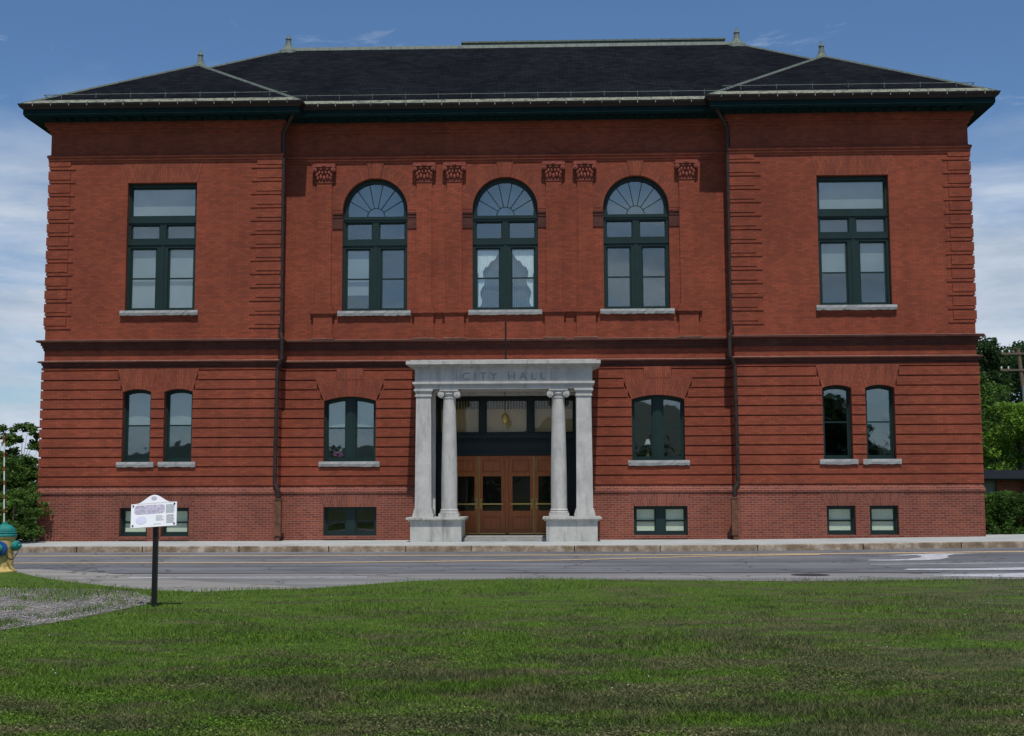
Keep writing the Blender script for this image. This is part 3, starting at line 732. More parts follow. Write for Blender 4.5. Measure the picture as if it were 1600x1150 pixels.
for a,b,hs in ((-1.70,-.875,1),(-.855,-.055,-1),(.055,.825,1),(.845,1.70,-1)):
    d=MB(); y=DY+.04; st=.115
    d.plate(shape(a,b,.30,2.66),[shape(a+st,b-st,2.17,2.55),shape(a+st,b-st,1.0,2.05),shape(a+st,b-st,.40,.84)],y,y+.05)
    for c0,c1 in ((2.17,2.55),(.40,.84)):
        d.box(a+st,b-st,y+.04,y+.047,c0,c1); d.box(a+st+.045,b-st-.045,y+.012,y+.04,c0+.045,c1-.045)
    door=part(d,'door',M['wood'])
    p=MB(); p.plate(shape(a+st,b-st,1.0,2.05),[],y+.02,y+.026,back=True); part(p,'pane',M['glassd'],door)
    p=MB(); p.box(a+.06,b-.06,y-.05,y-.03,1.19,1.225); part(p,'push_bar',M['brass'],door)
    xh=b-.055 if hs>0 else a+.055
    p=MB(); p.box(xh-.022,xh+.022,y-.012,y,1.08,1.36); p.path([(xh,y-.01,1.32),(xh,y-.07,1.29),(xh,y-.07,1.15),(xh,y-.01,1.12)],.014,6); part(p,'handle',M['brass'],door)
    xe=b if hs>0 else a
    p=MB(); p.box(xe-.012 if hs>0 else xe,xe if hs>0 else xe+.012,y-.014,y-.001,.30,2.66); p.box(a,b,y-.012,y-.001,.30,.33); part(p,'edge_strip',M['brass'],door)
jb=MB(); jb.box(-.05,.05,DY+.02,DY+.09,.28,2.665); jb.box(-1.72,1.72,DY+.02,DY+.09,2.66,2.67); part(jb,'door_post',M['wood'])
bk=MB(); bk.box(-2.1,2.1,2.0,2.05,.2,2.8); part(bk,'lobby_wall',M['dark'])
# portico -----------------------------------------------------------------
PY=-.9
en=MB()
en.box(-2.58,2.58,PY-.25,RC,4.556,5.17)
for d,za,zb in ((.035,4.66,4.70),(.065,4.70,4.765),(.03,5.14,5.18),(.07,5.18,5.21),(.14,5.21,5.245),(.24,5.26,5.36)): en.box(-2.58-d,2.58+d,PY-.25-d,RC,za,zb)
en.box(-2.58-.19,2.58+.19,PY-.25-.19,RC,5.245,5.26); en.box(-2.7,2.7,PY-.32,RC,5.36,5.40)
port=part(en,'portico',M['stone'])
jt=MB()
for x,za,zb,dd in ((-.92,5.26,5.361,.243),(.70,5.26,5.361,.243),(-1.36,4.78,5.14,.003),(1.40,4.78,5.14,.003)): jt.box(x-.006,x+.006,PY-.25-dd,PY-.2,za,zb)
for x in (-.92,.70):
    jt.box(x-.02,x+.03,PY-.25-.075,PY-.2,5.175,5.205)
part(jt,'stone_joint',M['carve'],port)
def textmesh(txt,x0,x1,zb,zt,y,name,m,parent,sp=1.25):
    cu=bpy.data.curves.new('t','FONT'); cu.body=txt; cu.space_character=sp; cu.extrude=.0; cu.resolution_u=3
    o=bpy.data.objects.new('t',cu); COL.objects.link(o); bpy.context.view_layer.update()
    me=o.evaluated_get(bpy.context.evaluated_depsgraph_get()).to_mesh()
    V=[v.co.copy() for v in me.vertices]; F=[tuple(p.vertices) for p in me.polygons]
    bpy.data.objects.remove(o); mx0=min(v.x for v in V); mx1=max(v.x for v in V); my0=min(v.y for v in V); my1=max(v.y for v in V)
    b=MB()
    for f in F: b.face([(x0+(V[i].x-mx0)/(mx1-mx0)*(x1-x0),y,zb+(V[i].y-my0)/(my1-my0)*(zt-zb)) for i in f])
    return part(b,name,m,parent)
textmesh('CITY HALL',-1.20,1.22,4.81,5.03,PY-.25-.003,'inscription',M['carve'],port,1.55)
for s in (-1,1):
    pd=MB(); xa,xb=s*1.22,s*2.69
    pd.box(xa,xb,PY-.32,RC-.06,.05,.74); pd.box(s*1.17,s*2.75,PY-.37,RC-.06,.741,.79); pd.box(s*1.12,s*2.81,PY-.42,RC-.06,.791,.85)
    part(pd,'pedestal',M['stonew'],port)
    an=MB(); x=s*2.33
    prof=[(.24,1.09),(.225,3.0),(.215,4.34)]
    for (a,za),(b,zb) in zip(prof,prof[1:]):
        for (ux,uy,vx,vy) in ((-1,-1,1,-1),(1,-1,1,1),(1,1,-1,1),(-1,1,-1,-1)):
            an.face([(x+ux*a,PY+uy*a,za),(x+vx*a,PY+vy*a,za),(x+vx*b,PY+vy*b,zb),(x+ux*b,PY+uy*b,zb)])
    for d,za,zb in ((.245,4.34,4.38),(.23,4.38,4.46),(.255,4.46,4.50),(.275,4.50,4.555),(.27,1.02,1.06),(.255,1.06,1.10),(.28,.96,1.02),(.30,.85,.96)): an.box(x-d,x+d,PY-d,PY+d,za,zb)
    part(an,'pier',M['stone'],port)
    # engaged pier against the wall
    an=MB(); an.box(x-.22,x+.22,RC-.12,RC+.001,.85,4.555); part(an,'wall_pier',M['stone'],port)
    co=MB(); x=s*1.59
    co.lathe([(.27,.96),(.275,.985),(.265,1.01),(.245,1.02),(.245,1.035),(.258,1.05),(.25,1.07),(.232,1.09)]+[(.232-.05*max(0,(z-1.9)/2.4)**1.25,z) for z in (1.2,1.9,2.4,2.9,3.4,3.9,4.28)]+[(.20,4.29),(.20,4.32),(.185,4.33),(.185,4.36),(.235,4.42),(.20,4.46)],x,PY,40)
    co.box(x-.29,x+.29,PY-.29,PY+.29,.85,.96)
    co.box(x-.27,x+.27,PY-.24,PY+.24,4.50,4.556); co.box(x-.24,x+.24,PY-.20,PY+.20,4.44,4.50)
    for u in (-1,1):
        co.rod((x+u*.235,PY-.22,4.405),(x+u*.235,PY+.22,4.405),.095,20)
        for r_,dd in ((.072,.226),(.05,.232),(.024,.240)): co.rod((x+u*.235,PY-dd,4.405),(x+u*.235,PY-.2,4.405),r_,16)
    part(co,'column',M['stone'],port,smooth=True)
fp=MB(); fp.rod((.06,-.9,5.40),(.06,-.9,6.50),.024,8); fp.ball((.06,-.9,6.52),.035); fp.rod((.06,-.9,5.40),(.06,-.9,5.46),.05,8)
o=fp.build('flagpole',M['black']); tag(o,'thin bare black pole standing on top of the stone portico','pole')
# lantern
la=empty('hanging_lantern',(0,-.05,3.5)); tag(la,'small brass lantern hanging on a chain in the portico','lantern')
b=MB(); b.lathe([(0,3.50),(.02,3.52),(.035,3.56),(.02,3.58),(.07,3.63),(.10,3.70),(.11,3.78),(.09,3.84),(.04,3.90),(.02,3.93),(.03,3.96),(0,3.99)],0,-.05,10)
child(b.build('lantern_body',M['brass'],smooth=True),la)
b=MB()
for i in range(12): z=3.99+i*.047; b.rod((0,-.05,z),(0,-.05,z+.04),.010 if i%2 else .016,6)
child(b.build('chain',M['black']),la)
# flowers and a lamp on two window sills
b=MB(); 
for i in range(26): b.ball((-5.12+random.uniform(-.13,.12),RC+.40+random.uniform(-.04,.04),2.66+random.uniform(0,.12)),.035,6,4)
o=b.build('potted_flowers',plain('pink_petal',(.35,.06,.20),.7)); tag(o,'bunch of pink flowers behind the lower window left of the portico','flowers')
lp=empty('table_lamp',(4.30,RC+.62,2.75)); tag(lp,'small lamp with pale shade behind the lower window right of the portico','lamp')
b=MB(); b.lathe([(.10,2.98),(.06,3.16)],4.30,RC+.62,16); child(b.build('lamp_shade',M['white'],smooth=True),lp)
b=MB(); b.lathe([(.07,2.60),(.05,2.66),(.03,2.75),(.05,2.85),(.015,2.92),(.015,2.99)],4.30,RC+.62,12); child(b.build('lamp_base',M['polew'],smooth=True),lp)

# ------------------------------------------------------------------ ground
def ss_(a,b,x): t=min(1,max(0,(x-a)/(b-a))); return t*t*(3-2*t)
def gz(x,y): return .10*ss_(4,17,x)*ss_(-10,-5,y)
def strip(name,xs,f0,f1,z,m,ny=1,k='structure'):
    """sheet between y=f0(x) and y=f1(x)"""
    b=MB(); nx=len(xs); G=[]
    for x in xs:
        a,c=f0(x),f1(x); G.append([(x,a+(c-a)*j/ny,z+gz(x,a+(c-a)*j/ny)) for j in range(ny+1)])
    for i in range(nx-1):
        for j in range(ny): b.face([G[i][j],G[i+1][j],G[i+1][j+1],G[i][j+1]])
    o=b.build(name,m); kind(o,k); return o
def interp(pts):
    def f(x):
        if x<=pts[0][0]: return pts[0][1]
        for (a,b),(c,d) in zip(pts,pts[1:]):
            if x<=c: return b+(d-b)*(x-a)/(c-a)
        return pts[-1][1]
    return f
b=MB(); b.face([(-900,-900,-.06),(900,-900,-.06),(900,900,-.06),(-900,900,-.06)]); kind(b.build('ground',M['lawn']),'structure')
XS=[-90,-60,-40,-30,-20]+[x*.5 for x in range(-30,50)]+[26,30,40,60,90]
c_=lambda v:(lambda x:v)
strip('road',XS,c_(-13.75),c_(-4.15),0,M['asph'],48)
strip('road_shoulder',XS,c_(-22),c_(-13.75),0,M['asph2'],2)
edge=interp([(-90,-12.6),(-14,-13.0),(-9.6,-13.45),(-9.03,-13.9),(-7.9,-15.6),(-6.81,-17.0),(-5.32,-18.5),(-4.11,-19.35),(-3.3,-18.75),(-2.49,-18.45),(-1.87,-17.75),(-1.01,-16.85),(.77,-16.5),(4.37,-16.5),(9.65,-16.6),(90,-16.8)])
ap=interp([(-90,-11.9),(-14,-12.0),(-9.32,-12.25),(-8,-13.1),(-6.55,-14.55),(-5.4,-15.7),(-4.54,-16.5),(-3.4,-17.2),(-2.4,-18.0),(-1.9,-18.6)])
strip('driveway_apron',[x*.25 for x in range(-80,-7)],c_(-22),ap,.005,M['conc'],1)
strip('asphalt_seam',[x for x in XS if -11<x<9.5],lambda x:-13.80-.05*math.sin(x*.8),lambda x:-13.66+.03*math.sin(x*1.7),.004,M['seam'])
strip('sidewalk',XS,c_(-3.98),lambda x:0.6 if abs(x)<13.9 else 2.2,.15,M['walk'],4)
b=MB(); x=-60; random.seed(3)     # granite kerb in stones with joints
while x<60:
    l=random.uniform(1.7,2.9); n=6
    for i in range(n):
        a,c=x+l*i/n+(.012 if i==0 else 0),x+l*(i+1)/n-(.012 if i==n-1 else 0)
        za,zc=gz(a,-4.1),gz(c,-4.1); ja,jc=.012*math.sin(a*3.1),.012*math.sin(c*3.1)
        b.face([(a,-4.17+ja,za-.05),(c,-4.17+jc,zc-.05),(c,-4.15+jc,zc+.14),(a,-4.15+ja,za+.14)])
        b.face([(a,-4.15+ja,za+.14),(c,-4.15+jc,zc+.14),(c,-4.13+jc,zc+.158),(a,-4.13+ja,za+.158)])
        b.face([(a,-4.13+ja,za+.158),(c,-4.13+jc,zc+.158),(c,-3.97,zc+.157),(a,-3.97,za+.157)])
    x+=l
kind(b.build('kerb',M['kerb']),'structure')
def line(name,f,w,xs,m,z=.006):
    return strip(name,xs,lambda x:f(x)-w/2,lambda x:f(x)+w/2,z,m)
line('yellow_line',lambda x:-6.22,.40,XS,M['yel'])
line('yellow_line',interp([(-90,-9.75),(-4,-9.75),(1.7,-8.75),(5.5,-6.9),(8,-6.55),(90,-6.5)]),.34,[x for x in XS if x<8.1],M['yel'],.008)
line('white_line',c_(-15.05),.2,[x*.5 for x in range(-13,-3)],M['wht'])
line('white_line',c_(-4.45),.10,[x*.5 for x in range(-22,-4)],M['wht'])
line('white_line',interp([(8.28,-10.89),(11.7,-10.3),(60,-9.5)]),.16,[8.28]+[x for x in XS if x>8.5],M['wht'])
def mark(name,pts,z,m):
    b=MB(); vv=[[Vector((a,c,0)) for a,c in pts]]
    for t in tessellate_polygon(vv): b.face([(pts[i][0],pts[i][1],z+gz(*pts[i])) for i in t])
    kind(b.build(name,m),'structure')
mark('turn_arrow',[(8.66,-8.94),(9.14,-8.95),(9.65,-8.64),(10.07,-8.08),(10.20,-7.61),(10.15,-7.31),(9.52,-7.35),(9.80,-7.05),(10.42,-6.75),(10.90,-6.62),(11.26,-6.72),(11.75,-7.0),(11.14,-7.06),(10.84,-7.52),(10.69,-8.22),(10.30,-8.88),(9.84,-9.19),(9.08,-9.34),(8.59,-9.27)],.008,M['wht'])
mark('lane_line',[(8.50,-12.80),(8.68,-12.55),(10.05,-12.45),(11.4,-12.0),(13,-11.6),(13,-12.3),(11.6,-12.8),(10.36,-13.10),(9.85,-13.10),(8.54,-13.02)],.008,M['wht'])
mark('lane_line',[(8.51,-14.70),(9.02,-14.45),(9.99,-14.21),(10.54,-13.95),(13,-13.9),(13,-15.3),(10.08,-15.31),(9.48,-15.16)],.004,M['wht'])
b=MB(); n=24; b.face([(6.35+.36*math.cos(2*PI*i/n),-14.5+.36*math.sin(2*PI*i/n),.006) for i in range(n)]); kind(b.build('road_patch',M['seam']),'structure')
# lawn slab
GR_=[(-14,-18.9),(-9.2,-18.9),(-7.45,-18.7),(-6.6,-18.8),(-5.7,-18.9),(-5.0,-19.6),(-4.4,-20.6),(-4.1,-21.9),(-4.25,-23.3),(-4.4,-24.6),(-4.8,-25.9),(-7,-27),(-10,-28.5),(-14,-30)]
bl_=MB(); XL=[-90,-60,-30]+[x*.5 for x in range(-40,40)]+[30,60,90]
def lz(x,y): return .05+.03*math.sin(x*.7+1)*math.sin(y*.6)*ss_(-4,-1,x)
def lzn(X,Y):
    t=np.clip((X+4)/3,0,1); return .05+.03*np.sin(X*.7+1)*np.sin(Y*.6)*t*t*(3-2*t)
ny=40; G=[]
for x in XL:
    e=edge(x); G.append([(x,e+(-60-e)*(j/ny)**1.5,.0 if j==0 else lz(x,e+(-60-e)*(j/ny)**1.5)) for j in range(ny+1)])
for i in range(len(XL)-1):
    for j in range(ny): bl_.face([G[i][j],G[i+1][j],G[i+1][j+1],G[i][j+1]])
kind(bl_.build('lawn',M['lawn'],smooth=True),'structure')
def inpoly(X,Y,poly):
    r=np.zeros(X.shape,bool); n=len(poly); j=n-1
    for i in range(n):
        xi,yi=poly[i]; xj,yj=poly[j]
        c=((yi>Y)!=(yj>Y))&(X<(xj-xi)*(Y-yi)/(yj-yi+1e-12)+xi); r^=c; j=i
    return r
gp=MB(); pl=[(a,c) for a,c in GR_]
for t in tessellate_polygon([[Vector((a,c,0)) for a,c in pl]]): gp.face([(pl[i][0],pl[i][1],.056) for i in t])
kind(gp.build('gravel_bed',M['gravel']),'structure')
def npmesh(name,V,F,m,attr=None,smooth=False):
    me=bpy.data.meshes.new(name); nv=len(V); nf=len(F); k=F.shape[1]
    me.vertices.add(nv); me.vertices.foreach_set('co',V.astype(np.float32).ravel())
    me.loops.add(nf*k); me.loops.foreach_set('vertex_index',F.astype(np.int32).ravel())
    me.polygons.add(nf); me.polygons.foreach_set('loop_start',np.arange(nf,dtype=np.int32)*k)
    if attr is not None:
        a=me.attributes.new('rnd','FLOAT','POINT'); a.data.foreach_set('value',attr.astype(np.float32))
    me.materials.append(m); me.update(calc_edges=True); me.validate()
    o=bpy.data.objects.new(name,me); COL.objects.link(o); return o
edgev=np.vectorize(edge)
def vnoise(X,Y,s,seed=0):
    r=np.random.default_rng(seed); G=r.random((64,64)); x=X*s+100; y=Y*s+100
    xi=np.floor(x).astype(int); yi=np.floor(y).astype(int); fx=x-xi; fy=y-yi; fx=fx*fx*(3-2*fx); fy=fy*fy*(3-2*fy)
    g=lambda a,b:G[a%64,b%64]
    return (g(xi,yi)*(1-fx)+g(xi+1,yi)*fx)*(1-fy)+(g(xi,yi+1)*(1-fx)+g(xi+1,yi+1)*fx)*fy
def scatter(n,ymin=-33.5,ymax=-12.6):
    # denser toward the camera
    d=1/np.sqrt(rng.random(n)*(1/7.6**2-1/28.5**2)+1/28.5**2); Yp=-41.16+d
    ex=.43*d+.6; Xp=1.64+rng.uniform(-1,1,n)*ex-.035*d
    ok=(Yp<edgev(Xp)+.03+.10*(vnoise(Xp,Yp,2.5,5)-.5)); return Xp[ok],Yp[ok]
def blades(X,Y,hgt,wid,lean,base=.05):
    n=len(X); a=rng.uniform(0,2*PI,n); dx,dy=np.cos(a)*wid/2,np.sin(a)*wid/2
    b=rng.uniform(0,2*PI,n); lx,ly=np.cos(b)*lean*hgt,np.sin(b)*lean*hgt
    z=lzn(X,Y)-.008
    V=np.zeros((n,5,3)); V[:,0]=np.c_[X-dx,Y-dy,z]; V[:,1]=np.c_[X+dx,Y+dy,z]
    V[:,2]=np.c_[X+dx*.7+lx*.35,Y+dy*.7+ly*.35,z+hgt*.6]; V[:,3]=np.c_[X-dx*.7+lx*.35,Y-dy*.7+ly*.35,z+hgt*.6]; V[:,4]=np.c_[X+lx,Y+ly,z+hgt]
    i=np.arange(n)*5; F=np.concatenate([np.c_[i,i+1,i+2],np.c_[i,i+2,i+3],np.c_[i+3,i+2,i+4]])
    return V.reshape(-1,3),F,np.repeat(rng.random(n),5)
X,Y=scatter(620000)
gin=inpoly(X+.75*(vnoise(X,Y,1.6,33)-.5)+.3*(vnoise(X,Y,5,35)-.5),Y+1.1*(vnoise(X,Y,2.0,34)-.5),[(a-.12,c) for a,c in GR_])
weed=vnoise(X,Y,1.4,9)*.6+vnoise(X,Y,4,2)*.4
nearedge=np.minimum(1,(Y+20.2)/1.6)
keep=(~gin)|((weed+.34*np.clip((Y+21.8)/2.5,0,1))>.50)
X,Y,gin=X[keep],Y[keep],gin[keep]
nz=vnoise(X,Y,.9,11); h=(.020+.026*vnoise(X,Y,1.7,4)+.024*np.clip((nz-.58)*8,0,1))*rng.uniform(.6,1.3,len(X)); h*=np.where(Y>edgev(X)-.2,1.25,1)
h=np.where(gin,h*1.5+.035,h)
V,F,A_=blades(X,Y,h,rng.uniform(.004,.009,len(X)),rng.uniform(.2,1.2,len(X)))
kind(npmesh('grass',V,F,M['blade'],A_),'stuff','uneven green and dry lawn grass filling the foreground','grass')
# broad-leaved clover and plantain among the grass
X,Y=scatter(230000); m_=(vnoise(X,Y,1.3,51)*.6+vnoise(X,Y,4.5,52)*.4>.50)&~inpoly(X,Y,GR_); X,Y=X[m_],Y[m_]; n=len(X)
a=rng.uniform(0,2*PI,n); r_=rng.uniform(.005,.012,n); z=lzn(X,Y)+rng.uniform(.012,.055,n); t1=rng.normal(0,.35,n); t2=rng.normal(0,.35,n)
V=np.zeros((n,4,3))
for k in range(4):
    dx=r_*np.cos(a+k*PI/2)*(1 if k%2 else .75); dy=r_*np.sin(a+k*PI/2)*(1 if k%2 else .75)
    V[:,k]=np.c_[X+dx,Y+dy,z+dx*t1+dy*t2]
kind(npmesh('clover_leaves',V.reshape(-1,3),np.arange(n*4).reshape(-1,4),M['blade'],np.repeat(np.clip(rng.normal(.5,.2,n),0,.88),4)),'stuff','low clover and broad-leaved weeds growing through the lawn','ground cover')
# gravel stones
n=26000; d=1/np.sqrt(rng.random(n)*(1/12**2-1/24.**2)+1/24.**2); Y=-41.16+d; X=rng.uniform(-11,-3.9,n)
ok=inpoly(X,Y,[(a,c) for a,c in GR_]); X,Y=X[ok],Y[ok]; n=len(X); r=rng.uniform(.008,.024,n)
oc=np.array([(1,0,0),(0,1,0),(-1,0,0),(0,-1,0),(0,0,1),(0,0,-1)],float); V=np.zeros((n,6,3)); an=rng.uniform(0,6.28,n)
for k in range(6):
    j=rng.uniform(.7,1.3,(n,3)); p=oc[k]*j; V[:,k,0]=X+r*(p[:,0]*np.cos(an)-p[:,1]*np.sin(an)); V[:,k,1]=Y+r*(p[:,0]*np.sin(an)+p[:,1]*np.cos(an)); V[:,k,2]=.062+r*.6*p[:,2]
fs_=np.array([(0,1,4),(1,2,4),(2,3,4),(3,0,4),(1,0,5),(2,1,5),(3,2,5),(0,3,5)]); F=(np.arange(n)[:,None,None]*6+fs_[None]).reshape(-1,3)
M['stones']=leafm('gravel_stone',(.13,.13,.135),(.36,.34,.31),0.0)
kind(npmesh('gravel',V.reshape(-1,3),F,M['stones'],np.repeat(rng.random(n),6)),'stuff','loose grey gravel patch at the left of the lawn','gravel')
# clover heads
n=90; X,Y=scatter(n*3); m_=vnoise(X,Y,.8,21)>.62; X,Y=X[m_],Y[m_]; n=len(X); V=np.zeros((n,6,3))
for k in range(6): V[:,k]=np.c_[X+oc[k,0]*.006,Y+oc[k,1]*.006,.098+oc[k,2]*.006+0*X]
V[:,:,2]+=(lzn(X,Y)-.07)[:,None]
F=(np.arange(n)[:,None,None]*6+fs_[None]).reshape(-1,3)
kind(npmesh('clover_flowers',V.reshape(-1,3),F,M['lace'],None),'stuff','tiny white clover heads dotted over the lawn','flowers')

# ------------------------------------------------------------------ sign
sg_=empty('information_sign',(-3.895,-22.27,.04)); tag(sg_,'white information board with arched top on a black post in the grass','sign')
b=MB(); b.box(-.032,.032,-.032,.032,-.06,1.12)
def local(b,name,m,parent,**k): o=b.build(name,m,parent,**k); return o
local(b,'post',M['black'],sg_)
bd=MB(); hw=.315; pts=[(-hw,1.09),(hw,1.09),(hw,1.42)]
for i in range(1,20):
    u=hw-2*hw*i/20; pts.append((u,1.42+.115*(.5+.5*math.cos(PI*min(1,abs(u)/(hw*.82))))**1.1))
pts.append((-hw,1.42)); bd.plate(pts,[],-.055,-.037,back=True)
board=local(bd,'board',M['board'],sg_)
board.rotation_euler=(math.radians(-13),math.radians(-3.6),0); board.location=(.06,.01,.02); board.location.y=-.29
def bp(name,fn,m):
    q_=MB(); fn(q_); o=q_.build(name,m,board); return o
yb=-.058
M['ink1']=plain('grey_ink',(.62,.63,.64),.6,.1,30); M['ink2']=plain('purple_photo_ink',(.52,.48,.58),.6,.35,25); M['ink3']=plain('pale_blue_ink',(.74,.74,.90),.6,.08,10)
def seal(q_): q_.face([(0+.04*math.cos(2*PI*i/20),yb,1.487+.028*math.sin(2*PI*i/20)) for i in range(20)])
bp('seal',seal,M['ink2'])
def photo(q_):
    P=[]
    for cxx,czz,a0 in ((.10,1.36,0),(-.22,1.36,90),(-.22,1.31,180),(.10,1.31,270)):
        for i in range(7): a=math.radians(a0+15*i); P.append((cxx+.05*math.cos(a),yb,czz+.035*math.sin(a)))
    q_.face(P)
bp('picture',photo,M['ink2'])
def txt(q_):
    random.seed(5)
    for k in range(13): z=1.385-k*.0095; q_.box(.165,.165+random.uniform(.105,.125),yb,yb+.001,z,z+.0045)
    for k in range(13): z=1.245-k*.0095; q_.box(.175,.175+random.uniform(.095,.115),yb,yb+.001,z,z+.0045)
    for k in range(6): z=1.24-k*.013; q_.box(.03,.03+random.uniform(.08,.115),yb,yb+.001,z,z+.005)
    for k in range(26): x=-.24+k*.0195; q_.box(x,x+.013,yb,yb+.001,1.415,1.425)
    q_.box(.0,.10,yb,yb+.001,1.125,1.133)
bp('text_lines',txt,M['ink1'])
def sh(q_): q_.face([(-.17+.075*math.cos(2*PI*i/20),yb,1.19+.055*math.sin(2*PI*i/20)) for i in range(20)])
bp('emblem',sh,M['ink3'])
for x in (-.285,.285):
    for z in (1.12,1.395): bp('bolt',lambda q_:q_.rod((x,-.066,z),(x,-.05,z),.011,10),M['black'])
# ------------------------------------------------------------------ hydrant
hy=empty('fire_hydrant',(-9.34,-13.98,.04)); tag(hy,'yellow fire hydrant with teal cap and blue outlet at the kerbside grass','hydrant')
b=MB(); b.lathe([(.25,-.05),(.25,.03),(.22,.05),(.20,.08),(.185,.12),(.18,.38),(.19,.44),(.205,.50),(.205,.66),(.225,.67),(.225,.70),(.20,.705)],0,0,28); b.build('body',M['hyd_y'],hy,smooth=True)
b=MB(); b.lathe([(.235,.70),(.24,.73),(.215,.75),(.21,.80),(.19,.86),(.14,.91),(.08,.935),(.06,.94),(.055,.98),(.0,.985)],0,0,28)
for k in range(3): b.lathe([(.222-.012*k,.765+.03*k),(.228-.012*k,.775+.03*k),(.216-.012*k,.785+.03*k)],0,0,28)
b.build('bonnet',M['hyd_t'],hy,smooth=True)
b=MB(); b.lathe([(.15,.17),(.15,.22),(.135,.245),(0,.25)],0,0,24,ax=((0,0,.47),(-.05,-1,0))); b.build('outlet_ring',M['hyd_b'],hy,smooth=True)
b=MB(); b.lathe([(.095,.24),(.09,.28),(.06,.31),(.045,.33),(.045,.36),(0,.36)],0,0,16,ax=((0,0,.47),(-.05,-1,0))); b.build('outlet_cap',M['hyd_t'],hy,smooth=True)
for s in (-1,1):
    b=MB(); b.lathe([(.085,.16),(.085,.22)],0,0,18,ax=((0,0,.52),(s,-.15,0))); b.lathe([(.10,.22),(.10,.29),(.085,.31),(.04,.315),(.035,.36),(0,.36)],0,0,18,ax=((0,0,.52),(s,-.15,0))); b.build('nozzle',M['hyd_t'],hy,smooth=True)
b=MB()
for i in range(14):
    t=i/13; b.ball((.10+.22*t,-.22+.10*t,.40-.14*math.sin(PI*t)),.014,6,4)
b.build('chain',M['black'],hy)
b=MB()
for i in range(18):
    za,zb=.97+i*.0925,.97+(i+1)*.0925; f=lambda z:(-.02-.035*(z-.97),0,z); b.rod(f(za),f(zb),.013,6,mi=i%3==2)
b.ball((-.079,0,2.66),.02,8,5,mi=1)
b.build('marker_rod',[M['white'],M['red']],hy)

# ------------------------------------------------------------------ trees
def leaves(centres,size,nper,spread,seed=0,flat=.6):
    r=np.random.default_rng(seed); C=np.repeat(np.array(centres),nper,0); n=len(C)
    D=r.normal(size=(n,3)); D/=np.linalg.norm(D,axis=1)[:,None]; D*=(r.random(n)**.45)[:,None]*np.repeat(spread,nper)[:,None]; D[:,2]*=flat
    P=C+D; a=r.normal(size=(n,3)); a[:,2]*=.5; a/=np.linalg.norm(a,axis=1)[:,None]; b=r.normal(size=(n,3)); b-=(b*a).sum(1)[:,None]*a; b/=np.linalg.norm(b,axis=1)[:,None]
    s=size*r.uniform(.6,1.3,n)[:,None]; V=np.zeros((n,4,3)); V[:,0]=P-a*s*.5; V[:,1]=P+b*s*.28; V[:,2]=P+a*s*.5; V[:,3]=P-b*s*.28
    return V.reshape(-1,3),np.arange(n*4).reshape(-1,4),np.repeat(np.clip(r.normal(.5,.25,n)+np.repeat(r.normal(0,.16,len(centres)),nper),0,1),4)
def tree(name,x,y,z,H_,R,m,label,cat='tree',size=.22,nb=90,nper=120,group=None,trunk=.25,low=.25,seed=1,open_=.0,lean=0,cone=False):
    r=np.random.default_rng(seed); o=empty(name,(x,y,z)); tag(o,label,cat,group)
    C=[];S_=[]
    for i in range(nb):
        u=r.random()**.8; zc=H_*(low+(1-low)*u)
        prof=math.sin(PI*min(1,.12+.80*(u**.85)))**.6 if not cone else (1-u)*.95+.08
        a=r.uniform(0,2*PI); rr=R*prof*(r.random()**.4); C.append((rr*math.cos(a)+lean*u,rr*math.sin(a),zc*.96)); S_.append(R*r.uniform(.16,.30))
    V,F,A_=leaves(C,size,nper,np.array(S_),seed)
    ob=npmesh('crown',V,F,m,A_); ob.parent=o
    b=MB(); b.rod((0,0,-.2),(lean*.3,0,H_*.5),trunk,10,trunk*.5); b.rod((lean*.3,0,H_*.5),(lean*.8,0,H_*.85),trunk*.5,8,trunk*.12)
    for i in range(0,nb,max(1,nb//14)):
        c=C[i]; zb=min(c[2]*.6,H_*.6); b.rod((lean*.3*zb/(H_*.5),0,zb),c,trunk*.22,6,trunk*.05)
    b.build('trunk',M['bark'],o)
    return o
# right background
G_='trees behind the right end of the building'
tree('deciduous_tree',30.2,56,0,12.3,3.4,M['leafd'],'tall dark tree directly against the right corner of the brick building','tree',.26,130,150,G_,.35,.1,11)
tree('deciduous_tree',35.6,60,0,12.6,4.2,M['leafd'],'tall dark tree behind the utility pole at the right edge','tree',.26,130,150,G_,.35,.1,12)
tree('deciduous_tree',33.5,75,0,14.2,4.5,M['leafd'],'large dark tree filling the gap behind the utility pole','tree',.32,130,140,G_,.35,.05,18)
tree('deciduous_tree',41,62,0,12,4.2,M['leaf'],'rounded green tree right of the utility pole, mostly out of frame','tree',.28,70,100,G_,.35,.1,13)
tree('deciduous_tree',22.5,33,0,6.9,2.5,M['leaf'],'mid green tree above the flat roof of the low brick building','tree',.18,90,130,G_,.22,.1,14)
tree('deciduous_tree',25.6,32,0,6.2,2.3,M['leafy'],'light yellow-green tree below the utility pole at the right edge','tree',.20,80,130,G_,.22,.1,15)
tree('deciduous_tree',27.2,46,0,8.8,3.2,M['leaf'],'bushy green tree between the low brick building and the dark trees','tree',.20,90,130,G_,.25,.1,16)
tree('deciduous_tree',36.5,72,0,12.8,5.5,M['leafd'],'broad dark tree directly behind the utility pole','tree',.34,170,150,G_,.35,.0,20)
tree('deciduous_tree',31.8,66,0,12.6,4.0,M['leafd'],'dark background tree seen through the lighter trees beside the pole','tree',.3,130,140,G_,.3,.03,19)
tree('conifer_tree',28.0,52,0,12.2,2.2,M['leafd'],'narrow dark conifer rising beside the right end of the belt course','tree',.24,120,120,G_,.25,.12,17,cone=True)
